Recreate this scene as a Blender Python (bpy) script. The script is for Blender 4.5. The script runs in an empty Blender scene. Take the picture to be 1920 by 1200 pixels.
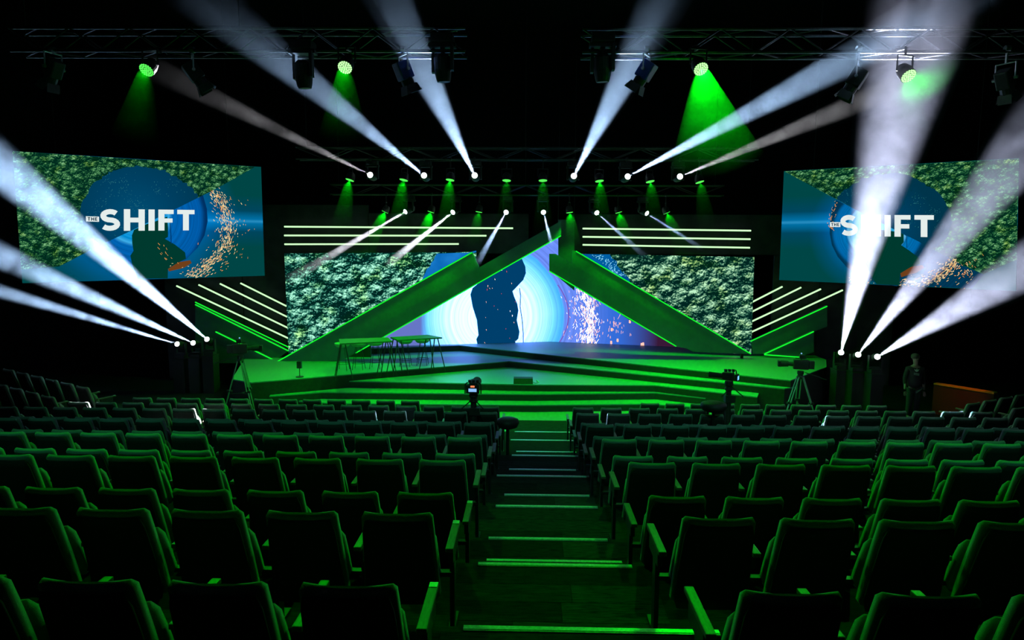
import bpy, bmesh, math, random
from mathutils import Vector, Matrix
random.seed(7)
S = bpy.context.scene
COL = S.collection
R = math.radians
PI = math.pi

# ------------------------------------------------------------------ camera, world, exposure
CAMZ = 4.6
PITCH, YAW, ROLL, FPX = R(6.39), R(1.37), R(0.3), 1250.0
cd = bpy.data.cameras.new('camera'); cam = bpy.data.objects.new('camera', cd); COL.objects.link(cam)
cd.sensor_fit = 'HORIZONTAL'; cd.sensor_width = 36.0; cd.lens = FPX / 1920 * 36.0
cd.clip_start = 0.05; cd.clip_end = 200
cam.matrix_world = (Matrix.Translation((0, 0, CAMZ)) @ Matrix.Rotation(YAW, 4, 'Z') @
                    Matrix.Rotation(PI / 2 - PITCH, 4, 'X') @ Matrix.Rotation(ROLL, 4, 'Z'))
S.camera = cam
w = bpy.data.worlds.new('World'); S.world = w; w.use_nodes = True
w.node_tree.nodes['Background'].inputs[0].default_value = (0.1, 0.2, 0.35, 1)
w.node_tree.nodes['Background'].inputs[1].default_value = 0.0
S.view_settings.view_transform = 'Standard'; S.view_settings.look = 'None'
S.view_settings.exposure = 0.0; S.view_settings.gamma = 1.0; S.view_settings.use_curve_mapping = False
c = S.cycles
c.use_denoising = True
c.max_bounces = 4; c.diffuse_bounces = 2; c.glossy_bounces = 2; c.transmission_bounces = 2
c.volume_bounces = 0; c.transparent_max_bounces = 32
c.sample_clamp_indirect = 4.0
c.volume_step_rate = 4.0; c.volume_max_steps = 64

GREEN = (0.0, 1.0, 0.005); BEAM = (0.42, 0.65, 1.0); BEAMV = (0.66, 0.72, 1.0)


# ------------------------------------------------------------------ pixel helpers (1920 x 1200 frame)
def ray(px, py):
    u, v = px - 960, py - 600
    u, v = u * math.cos(ROLL) + v * math.sin(ROLL), -u * math.sin(ROLL) + v * math.cos(ROLL)
    x, y, z = u / FPX, 1.0, -v / FPX
    y, z = y * math.cos(PITCH) + z * math.sin(PITCH), -y * math.sin(PITCH) + z * math.cos(PITCH)
    cc, s = math.cos(YAW), math.sin(YAW)
    return Vector((cc * x - s * y, s * x + cc * y, z))


O = Vector((0, 0, CAMZ))
def atY(px, py, Y): r = ray(px, py); return O + r * (Y / r.y)
def atZ(px, py, Z): r = ray(px, py); return O + r * ((Z - CAMZ) / r.z)
def onP(px, py, p0, n): r = ray(px, py); return O + r * ((p0 - O).dot(n) / r.dot(n))


# ------------------------------------------------------------------ materials
def newmat(name):
    m = bpy.data.materials.new(name); m.use_nodes = True
    nt = m.node_tree; nt.nodes.clear()
    out = nt.nodes.new('ShaderNodeOutputMaterial')
    return m, nt, out


def N(nt, t, **kw):
    n = nt.nodes.new(t)
    for k, v in kw.items():
        if k == 'ins':
            for i, x in v.items(): n.inputs[i].default_value = x
        else: setattr(n, k, v)
    return n


def ramp(nt, stops, interp='LINEAR'):
    r = nt.nodes.new('ShaderNodeValToRGB'); r.color_ramp.interpolation = interp
    e = r.color_ramp.elements
    while len(e) < len(stops): e.new(0.5)
    for i, (p, col) in enumerate(stops):
        e[i].position = p
        e[i].color = (col[0], col[1], col[2], 1)
    return r


def plain(name, col, rough=0.6, metal=0.0, var=0.15, scale=30.0, bump=0.0, stretch=None, spec=0.5):
    m, nt, out = newmat(name)
    b = N(nt, 'ShaderNodeBsdfPrincipled')
    b.inputs['Roughness'].default_value = rough; b.inputs['Metallic'].default_value = metal
    b.inputs['Specular IOR Level'].default_value = spec
    tc = N(nt, 'ShaderNodeTexCoord'); mp = N(nt, 'ShaderNodeMapping')
    if stretch: mp.inputs['Scale'].default_value = stretch
    nz = N(nt, 'ShaderNodeTexNoise', ins={'Scale': scale, 'Detail': 3.0})
    lo = [max(0, x * (1 - var)) for x in col]; hi = [min(1, x * (1 + var)) for x in col]
    rp = ramp(nt, [(0.3, lo), (0.7, hi)])
    L = nt.links.new
    L(tc.outputs['Object'], mp.inputs[0]); L(mp.outputs[0], nz.inputs['Vector'])
    L(nz.outputs['Fac'], rp.inputs[0]); L(rp.outputs[0], b.inputs['Base Color'])
    if bump:
        bp = N(nt, 'ShaderNodeBump', ins={'Strength': bump, 'Distance': 0.01})
        L(nz.outputs['Fac'], bp.inputs['Height']); L(bp.outputs[0], b.inputs['Normal'])
    L(b.outputs[0], out.inputs[0])
    return m


def emis(name, col, s=1.0, sample=True):
    m, nt, out = newmat(name)
    e = N(nt, 'ShaderNodeEmission'); e.inputs[0].default_value = (*col, 1); e.inputs[1].default_value = s
    nt.links.new(e.outputs[0], out.inputs[0])
    if not sample: m.cycles.emission_sampling = 'NONE'
    return m


M = {}
M['fabric'] = plain('seat_fabric', (0.2, 0.22, 0.2), 0.95, var=0.25, scale=220, bump=0.25, spec=0.1)
M['fabric'].node_tree.nodes['Principled BSDF'].inputs['Sheen Weight'].default_value = 0.6
M['fabric'].node_tree.nodes['Principled BSDF'].inputs['Sheen Roughness'].default_value = 0.35
M['shell'] = plain('seat_back_shell', (0.02, 0.024, 0.022), 0.7, var=0.2, scale=80, bump=0.1, spec=0.2)
M['armwood'] = plain('armrest_wood', (0.13, 0.1, 0.07), 0.45, var=0.35, scale=14, stretch=(8, 1, 8))
M['darkmetal'] = plain('dark_painted_metal', (0.02, 0.02, 0.022), 0.45, 0.3, var=0.2)
M['black'] = plain('matt_black_plastic', (0.015, 0.015, 0.016), 0.6, var=0.3)
M['alu'] = plain('brushed_aluminium', (0.62, 0.62, 0.65), 0.32, 0.9, var=0.1, scale=60)
M['trussalu'] = plain('dull_truss_aluminium', (0.09, 0.09, 0.1), 0.4, 0.85, var=0.2, scale=40)
M['nosing'] = plain('metal_step_nosing', (0.75, 0.75, 0.72), 0.35, 0.35, var=0.2, scale=50)
M['wall'] = plain('black_wall_paint', (0.006, 0.006, 0.007), 0.9, var=0.3, scale=3, spec=0.1)
M['drape'] = plain('black_stage_drape', (0.012, 0.012, 0.014), 0.95, var=0.4, scale=5, stretch=(6, 6, 0.3), spec=0.1)
M['tier'] = plain('dark_floor_carpet', (0.02, 0.02, 0.021), 0.95, var=0.5, scale=60, stretch=(0.15, 1.5, 1), spec=0.05)
M['floor'] = plain('grey_hall_floor', (0.3, 0.3, 0.3), 0.6, var=0.1, scale=10, spec=0.2)
M['stage'] = plain('blue_grey_stage_vinyl', (0.17, 0.31, 0.35), 0.5, var=0.07, scale=25, bump=0.03, spec=0.3)
M['riser'] = plain('dark_stage_riser', (0.02, 0.024, 0.025), 0.6, var=0.25, scale=12)
M['fascia'] = plain('grey_painted_fascia', (0.09, 0.19, 0.22), 0.65, var=0.12, scale=2.5, spec=0.3)
M['fasciadark'] = plain('dark_painted_fascia', (0.1, 0.12, 0.125), 0.65, var=0.15, scale=2.5, spec=0.3)
M['frameblack'] = plain('screen_frame_black', (0.01, 0.01, 0.01), 0.7, var=0.2)
M['tube'] = emis('pale_green_light_tube', (0.56, 1.0, 0.5), 1.25)
M['strip'] = emis('green_edge_strip', (0.005, 0.6, 0.02), 1.5)
M['lens'] = emis('white_lamp_lens', (0.93, 0.93, 1.0), 8.0, sample=False)
M['gled'] = emis('green_led_cells', (0.1, 0.9, 0.1), 1.2, sample=False)
M['gledw'] = emis('bright_green_led_cells', (0.45, 1.0, 0.35), 1.6, sample=False)
M['table'] = plain('grey_table_laminate', (0.09, 0.1, 0.1), 0.4, var=0.08)
M['legmetal'] = plain('dark_table_leg_metal', (0.05, 0.05, 0.05), 0.5, 0.5, var=0.2)
M['stool'] = plain('stool_shell_plastic', (0.3, 0.32, 0.3), 0.4, var=0.05)
M['tripod'] = plain('tripod_tube_aluminium', (0.32, 0.36, 0.35), 0.4, 0.5, var=0.1)
M['bluegel'] = plain('blue_filter_gel', (0.02, 0.06, 0.35), 0.3, var=0.2)
M['redwood'] = plain('reddish_parapet_wood', (0.09, 0.004, 0.002), 0.5, var=0.3, scale=8, stretch=(1, 1, 8))
M['rail'] = plain('orange_handrail', (0.9, 0.2, 0.02), 0.4, var=0.1)
M['skin'] = plain('skin', (0.2, 0.13, 0.1), 0.6, var=0.08)
M['shirt'] = plain('black_sweatshirt', (0.008, 0.008, 0.009), 0.9, var=0.2)
M['jeans'] = plain('dark_trousers', (0.02, 0.026, 0.03), 0.9, var=0.3, scale=60)
M['hair'] = plain('dark_hair', (0.04, 0.035, 0.02), 0.7, var=0.3, scale=90)
M['print'] = plain('pale_shirt_print', (0.7, 0.75, 0.74), 0.8, var=0.05)
M['case'] = plain('flight_case_board', (0.01, 0.01, 0.011), 0.6, var=0.2)
M['redlamp'] = emis('red_tally_lamp', (1.0, 0.06, 0.03), 2.5, sample=False)
M['bluescr'] = emis('small_blue_monitor', (0.15, 0.45, 1.0), 1.6, sample=False)
M['whitescr'] = emis('small_pale_monitor', (0.25, 0.5, 0.95), 1.1, sample=False)
M['orangescr'] = emis('small_orange_readout', (1.0, 0.2, 0.08), 1.5, sample=False)
for i in range(3):
    M['plank%d' % i] = plain('carpet_plank_%s' % ('dark', 'mid', 'light')[i], [(.016, .016, .016), (.024, .024, .025), (.038, .038, .039)][i], 0.95,
                             var=0.85, scale=26, stretch=(0.35, 6, 1), spec=0.05)


# ------------------------------------------------------------------ mesh helper: world coordinates in, one mesh object out
class MB:
    def __init__(s): s.v = []; s.f = []; s.m = []; s.cur = 0
    def add(s, vs, fs):
        k = len(s.v); s.v += [Vector(p) for p in vs]
        for f in fs: s.f.append([k + i for i in f]); s.m.append(s.cur)
        return s
    def box(s, c, d, rot=None):
        hx, hy, hz = d[0] / 2, d[1] / 2, d[2] / 2
        vs = [Vector((x, y, z)) for x in (-hx, hx) for y in (-hy, hy) for z in (-hz, hz)]
        if rot is not None: vs = [rot @ p for p in vs]
        c = Vector(c)
        return s.add([p + c for p in vs], [(0, 1, 3, 2), (4, 6, 7, 5), (0, 4, 5, 1), (2, 3, 7, 6), (0, 2, 6, 4), (1, 5, 7, 3)])
    def cyl(s, a, b, r0, r1=None, n=8, cap=True):
        a, b = Vector(a), Vector(b); r1 = r0 if r1 is None else r1
        d = (b - a).normalized(); q = d.to_track_quat('Z', 'Y')
        vs = []
        for p, r in ((a, r0), (b, r1)):
            for i in range(n):
                t = 2 * PI * i / n; vs.append(p + q @ Vector((math.cos(t) * r, math.sin(t) * r, 0)))
        fs = [(i, (i + 1) % n, n + (i + 1) % n, n + i) for i in range(n)]
        if cap: fs += [tuple(range(n))[::-1], tuple(range(n, 2 * n))]
        return s.add(vs, fs)
    def tube(s, pts, r, n=6):
        for a, b in zip(pts[:-1], pts[1:]): s.cyl(a, b, r, r, n)
        return s
    def lathe(s, c, prof, n=16, axis=None):
        q = (Vector(axis).normalized().to_track_quat('Z', 'Y')) if axis is not None else None
        c = Vector(c); vs = []
        for r, z in prof:
            for i in range(n):
                t = 2 * PI * i / n; p = Vector((math.cos(t) * r, math.sin(t) * r, z))
                vs.append(c + (q @ p if q else p))
        fs = []
        for k in range(len(prof) - 1):
            for i in range(n): fs.append((k * n + i, k * n + (i + 1) % n, (k + 1) * n + (i + 1) % n, (k + 1) * n + i))
        fs += [tuple(range(n))[::-1], tuple((len(prof) - 1) * n + i for i in range(n))]
        return s.add(vs, fs)
    def prism(s, poly, d):
        d = Vector(d); n = len(poly); vs = [Vector(p) for p in poly]; vs += [p + d for p in vs]
        return s.add(vs, [tuple(range(n)), tuple(range(n, 2 * n))[::-1]] + [(i, n + i, n + (i + 1) % n, (i + 1) % n) for i in range(n)])
    def poly(s, pts): return s.add(pts, [tuple(range(len(pts)))])
    def build(s, name, mats, parent=None, smooth=False, bevel=0.0, fix=True):
        me = bpy.data.meshes.new(name)
        org = parent_loc(parent)
        me.from_pydata([p - org for p in s.v], [], s.f)
        if not isinstance(mats, (list, tuple)): mats = [mats]
        for m in mats: me.materials.append(m)
        for p, mi in zip(me.polygons, s.m): p.material_index = mi
        bm = bmesh.new(); bm.from_mesh(me)
        if fix: bmesh.ops.recalc_face_normals(bm, faces=bm.faces)
        if bevel:
            ed = [e for e in bm.edges if len(e.link_faces) == 2 and e.calc_face_angle(0) > 0.6]
            bmesh.ops.bevel(bm, geom=ed, offset=bevel, segments=2, affect='EDGES', profile=0.6)
        bm.to_mesh(me); bm.free()
        if smooth:
            for p in me.polygons: p.use_smooth = True
        o = bpy.data.objects.new(name, me); COL.objects.link(o)
        if parent is not None: o.parent = parent
        return o


def parent_loc(p):
    v = Vector((0, 0, 0))
    while p is not None: v += p.location; p = p.parent
    return v


def tag(o, label=None, cat=None, group=None, kind=None):
    if label: o['label'] = label
    if cat: o['category'] = cat
    if group: o['group'] = group
    if kind: o['kind'] = kind
    return o


def thing(name, label, cat, loc=(0, 0, 0), group=None):
    o = bpy.data.objects.new(name, None); COL.objects.link(o); o.location = loc
    o.empty_display_size = 0.1
    return tag(o, label, cat, group)


def copy_tree(o, parent=None, keep_loc=None):
    c = o.copy(); COL.objects.link(c)
    if parent is not None: c.parent = parent
    for ch in o.children: copy_tree(ch, c)
    return c


def spot(name, loc, target, power, col, half, blend=0.4, parent=None, r=0.03):
    ld = bpy.data.lights.new(name, 'SPOT'); ld.energy = power; ld.color = col
    ld.spot_size = 2 * half; ld.spot_blend = blend; ld.shadow_soft_size = r
    o = bpy.data.objects.new(name, ld); COL.objects.link(o)
    d = Vector(target) - Vector(loc)
    o.rotation_euler = d.to_track_quat('-Z', 'Y').to_euler()
    o.location = Vector(loc) - parent_loc(parent)
    if parent is not None: o.parent = parent
    return o


# ------------------------------------------------------------------ the room
def struct(name, b, m, **k): return tag(b.build(name, m, **k), kind='structure')

struct('floor', MB().box((0, 20.5, -0.1), (14.0, 14, 0.2)), M['floor'])
for sx in (-1, 1): struct('floor', MB().box((sx * 12.5, 20.5, -0.1), (11.0, 14, 0.2)), M['wall'])
struct('ceiling', MB().box((0, 11, 13.1), (36, 34, 0.2)), M['wall'])
struct('wall_back', MB().box((0, 27.6, 6.5), (36, 0.2, 13.4)), M['wall'])
struct('wall_left', MB().box((-18.1, 11, 6.5), (0.2, 34, 13.4)), M['wall'])
struct('wall_right', MB().box((18.1, 11, 6.5), (0.2, 34, 13.4)), M['wall'])
struct('wall_rear', MB().box((0, -6.1, 6.5), (36, 0.2, 13.4)), M['wall'])

# raked tiers: (seat back distance, floor height, front edge, half-step)
ROWS = [None, (2.83, 2.14), (3.95, 2.01), (5.05, 1.72), (6.1, 1.64), (7.2, 1.35), (8.3, 1.215), (9.4, 0.93), (10.5, 0.805),
        (11.6, 0.53), (12.7, 0.43), (14.0, 0.22), (15.4, 0.0)]
EDGE = [1.75, 4.07, 5.2, 6.32, 7.34, 8.44, 9.55, 10.66, 11.78, 12.88, 14.0, 15.38]
ts = MB().box((0, -2.1, 1.14 - 0.01), (35.8, 7.7, 2.28))
struct('floor', ts, M['tier'])
AX0, AX1 = -0.42, 0.86     # aisle between the end seats
NOS = {1: (-0.40, 1.24), 2: (-0.39, 0.86), 3: (-.37, .80), 4: (-.35, .81), 5: (-.29, .82), 6: (-.44, .92), 7: (-.29, .81), 8: (-.27, .95),
       9: (-.21, .98), 10: (-.35, 1.05), 11: (-.29, 1.08)}
for k in range(1, 12):
    z = ROWS[k][1]; y0, y1 = EDGE[k - 1], EDGE[k]
    t = struct('floor', MB().box((0, (y0 + y1) / 2, z / 2), (35.8, y1 - y0, z)), M['tier'])
    zn = ROWS[k + 1][1]
    a, b_ = NOS[k]
    nb = MB().box(((a + b_) / 2, y1 - 0.022, z + 0.006), (b_ - a, 0.04, 0.012))
    nb.box(((a + b_) / 2, y1 - 0.05, z + 0.004), (b_ - a, 0.006, 0.008))
    nb.build('step_nosing', M['nosing'], t)
    if z - zn > 0.17:
        hs = MB().box(((AX0 + AX1) / 2, y1 + 0.18, zn + (z - zn) / 4), (AX1 - AX0 + 0.5, 0.36, (z - zn) / 2)).build('half_step', M['tier'], t)
        MB().box(((a + b_) / 2 + 0.01, y1 + 0.335, zn + (z - zn) / 2 + 0.006), ((b_ - a) * 0.94, 0.04, 0.012)).build('step_nosing', M['nosing'], hs)
    # carpet planks laid across the aisle
    if k <= 9:
        ys = y0 + (0.38 if k > 1 and ROWS[k - 1][1] - z > 0.17 else 0.02)
        n = max(2, int((y1 - 0.08 - ys) / 0.235)); st = (y1 - 0.08 - ys) / n
        for j in range(n):
            x = AX0 - 0.12 - random.random() * 0.5
            while x < AX1 + 0.12:
                x2 = x + 0.94
                xa, xb = max(x, AX0 - 0.12), min(x2, AX1 + 0.14)
                if xb - xa > 0.08:
                    MB().box(((xa + xb) / 2, ys + (j + .5) * st, z + 0.003), (xb - xa - 0.006, st - 0.005, 0.006)).build(
                        'carpet_plank', M['plank%d' % random.choice((0, 0, 1, 1, 2))], t)
                x = x2
tag(struct('floor', MB().box((0.4, 16.3, 0.004), (1.7, 1.84, 0.008)), M['plank1']), kind='structure')

# ------------------------------------------------------------------ auditorium seats
def seat_proto(side):
    """side=+1: armrest on the +x side (left block), -1: on the -x side.  Local origin: floor under the back's top, facing +y."""
    root = thing('auditorium_seat', 'seat', 'seat')
    def slab(h0, h1, w0, w1, t, y0, y1, n=8, dip=0.012, rc=0.03, k=7):
        b = MB(); rows = []
        m = 10
        for j in range(k + 1):
            s = j / k; z = h0 + (h1 - h0) * s; hw = w0 + (w1 - w0) * s; yc = y0 + (y1 - y0) * (s ** 1.25)
            top = max(0, (z - (h1 - rc)) / rc); hw -= rc * 0.45 * (1 - math.sqrt(max(0, 1 - top * top)))
            bot = max(0, ((h0 + rc) - z) / rc); hw -= rc * 0.8 * (1 - math.sqrt(max(0, 1 - bot * bot)))
            th = t * math.sqrt(max(0.04, 1 - 0.92 * top * top)) * (1 - 0.5 * bot ** 3)
            ring = []
            for i in range(m + 1):
                u = -1 + 2 * i / m; ring.append(Vector((u * hw, yc - th / 2 * (1 - 0.35 * abs(u) ** 6) - 0.012 * (1 - u * u), z - dip * (1 - u * u) * s ** 4)))
            for i in range(m, -1, -1):
                u = -1 + 2 * i / m; ring.append(Vector((u * hw, yc + th / 2 * (1 - 0.35 * abs(u) ** 6) - 0.02 * (1 - u * u), z - dip * (1 - u * u) * s ** 4)))
            rows.append(ring)
        L = len(rows[0]); vs = [p for r_ in rows for p in r_]
        fs = [(a * L + i, a * L + (i + 1) % L, (a + 1) * L + (i + 1) % L, (a + 1) * L + i) for a in range(k) for i in range(L)]
        fs += [tuple(range(L))[::-1], tuple(k * L + i for i in range(L))]
        b.add(vs, fs); return b
    o = slab(0.3, 0.945, 0.247, 0.217, 0.08, 0.17, 0.0, k=22).build('backrest', [M['fabric']], root, smooth=True)
    sh = slab(0.28, 0.905, 0.236, 0.207, 0.024, 0.128, -0.042, dip=0.008, k=8).build('back_shell', [M['shell']], root, smooth=True)
    slab(0.36, 0.76, 0.23, 0.215, 0.09, 0.29, 0.14, k=7).build('seat_cushion', [M['fabric']], root, smooth=True)
    ax = side * 0.305
    MB().box((ax, 0.37, 0.63), (0.052, 0.45, 0.03)).build('armrest', M['armwood'], root, bevel=0.006)
    pb = MB().box((ax, 0.37, 0.56), (0.034, 0.3, 0.11)); pb.box((ax, 0.34, 0.27), (0.03, 0.09, 0.52)); pb.box((ax, 0.34, 0.012), (0.05, 0.3, 0.024))
    pb.box((ax - side * 0.1, 0.3, 0.4), (0.2, 0.05, 0.03))
    pb.build('side_support', M['darkmetal'], root)
    return root


protoL, protoR = seat_proto(1), seat_proto(-1)
ORD = ['first', 'second', 'third', 'fourth', 'fifth', 'sixth', 'seventh', 'eighth', 'ninth', 'tenth', 'eleventh', 'twelfth', 'thirteenth',
       'fourteenth', 'fifteenth', 'sixteenth', 'seventeenth']
used = {}
def place_seat(side, x, y, z, rz, label, group, end=False, plate=False, outer=False):
    proto = protoL if side > 0 else protoR
    if side not in used: used[side] = 1; o = proto
    else: o = copy_tree(proto)
    o.location = (x, y, z); o.rotation_euler = (0, 0, rz)
    o['label'] = label; o['group'] = group; o['category'] = 'seat'
    return o


pend = []
NL = [0, 5, 6, 8, 9, 10, 11, 13, 14, 15, 17, 16, 12]
NR = [0, 4, 5, 6, 7, 9, 10, 11, 12, 13, 15, 15, 10]
for k in range(1, 13):
    y, z = ROWS[k]
    rn = 'row nearest the viewer' if k == 1 else ('front row by the stage' if k == 12 else ORD[k - 1] + ' row from the viewer')
    for side in (1, -1):
        n = (NL if side > 0 else NR)[k]
        blk = 'left' if side > 0 else 'right'
        for i in range(n):
            if k == 12:
                x = (-2.77 - 0.585 * i) if side > 0 else (2.88 + 0.585 * i)
                if side < 0 and i > 9: continue
            else:
                x = (-0.80 - 0.597 * i) if side > 0 else (1.18 + 0.6 * i)
            if k == 11: x += -0.02 * side
            pos = 'aisle-end' if i == 0 and k < 12 else ORD[i] + (' from the aisle' if k < 12 else ' from the middle')
            lab = 'dark green-lit %s seat, %s, %s block' % (pos, rn, blk)
            if i == 0 and k < 12: lab = 'dark seat at the aisle end of the %s, %s block' % (rn, blk)
            elif k < 12: lab = 'dark seat, %s from the aisle in the %s, %s block' % (ORD[i], rn, blk)
            else: lab = 'dark seat, %s from the middle in the %s, %s part' % (ORD[i], rn, blk)
            pend.append((side, x, y, z, 0.0, lab, '%s block seats, %s' % (blk, rn), k, i))
seats = {}
for a in pend:
    o = place_seat(*a[:7]); seats[(a[0], a[7], a[8])] = o
# number plates on the aisle armrests nearest the viewer
for k in (1, 2, 3):
    r_ = seats[(1, k, 0)]
    for o in r_.children:
        if o.name.startswith('armrest'):
            pl = MB(); L0 = r_.location
            pl.box((L0.x + 0.305, L0.y + 0.56, L0.z + 0.6465), (0.044, 0.052, 0.003)); 
            for i_ in range(3):
                pl.box((L0.x + 0.293 + 0.012 * i_, L0.y + 0.57, L0.z + 0.6485), (0.006, 0.009, 0.0015))
            q = pl.build('number_plate', M['nosing'], r_); q.parent = o; q['label'] = 'pale metal number plate'
# side blocks, turned towards the stage
for side in (1, -1):
    blk = 'left' if side > 0 else 'right'
    for rr in range(2):
        for i in range(6):
            if side > 0: p = Vector((-10.5 - 0.55 * i - 0.1 * rr, 15.2 + 0.25 * i - 1.0 * rr, 0.3 + 0.03 * i))
            else: p = Vector((10.45 + 0.55 * i + 0.25 * rr, 15.55 + 0.25 * i - 1.1 * rr, 0.05 + 0.02 * i + 0.17 * rr))
            lab = 'dim seat, %s from stage end, %s row of turned %s side block' % (ORD[i], ('outer', 'inner')[rr], blk)
            place_seat(side, p.x, p.y, p.z, (-R(25) if side > 0 else R(25)), lab, 'turned %s side block, %s row' % (blk, ('outer', 'inner')[rr]))
    if side > 0: pr = [Vector((-16.5, 13.9, 0.0)), Vector((-10.15, 13.9, 0.0)), Vector((-10.15, 13.9, 0.28)), Vector((-10.5, 13.9, 0.3)), Vector((-13.25, 13.9, 0.45)), Vector((-16.5, 13.9, 0.46))]
    else: pr = [Vector((10.1, 15.39, 0.0)), Vector((17.5, 15.39, 0.0)), Vector((17.5, 15.39, 0.16)), Vector((13.2, 15.39, 0.15)), Vector((10.45, 15.39, 0.05)), Vector((10.1, 15.39, 0.04))]
    struct('floor', MB().prism(pr, (0, 3.4 if side > 0 else 1.9, 0)), M['tier'])

# ------------------------------------------------------------------ stage
stage = thing('stage', 'wide stepped stage with angular levels and green-lit treads below the screens', 'stage', (-7.64, 17.93, 0))
def level(name, label, pts, z, zb=0.0):
    top = MB().prism([Vector((p.x, p.y, z - 0.03)) for p in pts], (0, 0, 0.03)).build(name, M['stage'], stage); top['label'] = label
    MB().prism([Vector((p.x, p.y, zb)) for p in pts], (0, 0, z - 0.031 - zb)).build('riser_board', M['riser'], top)


V = lambda x, y: Vector((x, y, 0))
E_ = [V(-5.6, 22.9), V(-2.45, 23.78), V(7.15, 17.98), V(9.03, 20.08), V(9.6, 21.4), V(9.6, 26.6), V(-5.6, 26.6)]
apexD = V(-0.6, 21.73)
D_ = [V(-9.4, 26.5), V(-9.4, 21.6), V(-8.35, 18.35), V(-7.64, 17.93), apexD, V(6.94, 17.85), V(7.3, 18.05), V(7.3, 26.5)]
def P(px, py, z): q = atZ(px, py, z); return V(q.x, q.y)
C_ = [V(-6.2, 21.6), P(640, 714, .6), P(1000, 721, .6), P(1228, 722, .6), P(1420, 744, .6), V(6.9, 19.4), V(0, 22.4)]
B_ = [V(-7.6, 20.6), P(505, 742.5, .4), P(604, 735, .4), P(1000, 739, .4), P(1228, 736, .4), P(1345, 748.5, .4), V(6.6, 19.8), V(0, 21.5)]
A_ = [V(-7.0, 20.0), P(560, 752, .2), P(620, 756, .2), P(1000, 759.5, .2), P(1215, 757, .2), P(1300, 763, .2), V(6.2, 20.0), V(0, 20.5)]
level('stage_platform', 'upper stage level in front of the centre screen, blue-lit', E_, 1.0)
level('stage_platform', 'second highest stage level that carries the two tall tables', D_, 0.8)
level('stage_platform', 'wedge-shaped middle stage level with the small black box on it', C_, 0.6)
level('stage_platform', 'second lowest stage step, long bright green tread', B_, 0.4)
level('stage_platform', 'lowest stage step, nearest the aisle and seats', A_, 0.2)

# ------------------------------------------------------------------ stage backdrop, tubes
M['backing'] = plain('near_black_backing_board', (0.035, 0.04, 0.04), 0.8, var=0.3, scale=2.0, spec=0.1)
bd = thing('stage_backdrop', 'dark backing wall behind the light tubes and the large screens', 'backdrop', (0, 22.75, 0))
MB().box((-7.46, 22.27, 3.35), (4.28, 0.1, 5.1)).build('backing_panel', M['backing'], bd)
MB().box((-10.95, 22.27, 2.95), (2.65, 0.1, 5.9)).build('backing_panel', M['backing'], bd)
MB().box((-2.65, 22.27, 4.98), (5.3, 0.1, 1.3)).build('backing_panel', M['backing'], bd)
MB().box((5.3, 22.27, 4.98), (7.8, 0.1, 1.3)).build('backing_panel', M['backing'], bd)
MB().box((8.85, 22.27, 2.66), (1.5, 0.1, 3.3)).build('backing_panel', M['backing'], bd)
MB().box((10.85, 22.27, 2.16), (2.45, 0.1, 4.32)).build('backing_panel', M['backing'], bd)

def tube(a, b, Y, label, group, r=0.027):
    a, b = atY(*a, Y), atY(*b, Y)
    root = thing('light_tube', label, 'tube light', a, group)
    MB().cyl(a, b, r, n=8).build('diffuser', M['tube'], root)
    d = Vector((0, 0.055, 0))
    MB().box((a + b) / 2 + d, ((b - a).length, 0.05, 0.05), Matrix.Rotation(-math.atan2((b - a).z, (b - a).x), 3, 'Y')).build('channel', M['darkmetal'], root)
    for t_ in (.12, .5, .88): MB().box(a.lerp(b, t_) + Vector((0, .13, 0)), (0.05, 0.12, 0.05)).build('bracket', M['darkmetal'], root)
    return root


for nm, ls in (('left', [((533, 425), (962, 428)), ((533, 441.5), (912, 442)), ((533.5, 458), (860, 457.5))]),
               ('right', [((1092.5, 428.5), (1408, 432.5)), ((1092.5, 444), (1407, 448.5)), ((1092.5, 459), (1406, 464.5))])):
    for i, (a, b) in enumerate(ls):
        tube(a, b, 22.05, '%s of the three level green-white light tubes above the %s forest screen' % (('topmost', 'middle', 'lowest')[i], nm), 'level light tubes, ' + nm)
for nm, ls in (('left', [((331, 536), (541, 634.5)), ((372.5, 534), (539, 614.5)), ((412.5, 532), (538, 594)), ((451, 531), (537, 574))]),
               ('right', [((1580, 544), (1408, 623)), ((1539, 542), (1409, 603)), ((1502, 539), (1410, 584.5)), ((1467, 537.5), (1411, 566))])):
    for i, (a, b) in enumerate(ls):
        tube(a, b, 22.05, 'slanting green-white light tube, %s of the four beside the %s forest screen' % (('lowest and longest', 'second lowest', 'second highest', 'highest and shortest')[i], nm),
             'slanting light tubes, ' + nm)

# ------------------------------------------------------------------ diagonal fascia beams with lit edges
def fascia(label, pix, Y, mat, strips, thick=0.16, group='diagonal stage fascias', hang=False, post=None):
    pts = [atY(px, py, Y) for px, py in pix]
    root = thing('stage_fascia', label, 'fascia', pts[0], group)
    MB().prism(pts, (0, thick, 0)).build('panel', mat, root)
    if hang:
        for p_ in pts[:2]: MB().cyl((p_.x, Y + .08, p_.z), (p_.x, Y + .08, 13.0), 0.01, n=5).build('hanging_cable', M['darkmetal'], root)
    if post: MB().box((post[0], Y + thick + .04, (post[1] + post[2]) / 2), (.08, .08, post[2] - post[1])).build('support_post', M['darkmetal'], root)
    for (a, b) in strips:
        a, b = atY(*a, Y - 0.025), atY(*b, Y - 0.025)
        MB().cyl(a, b, 0.02, n=6).build('led_strip', M['strip'], root)
    return root


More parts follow.
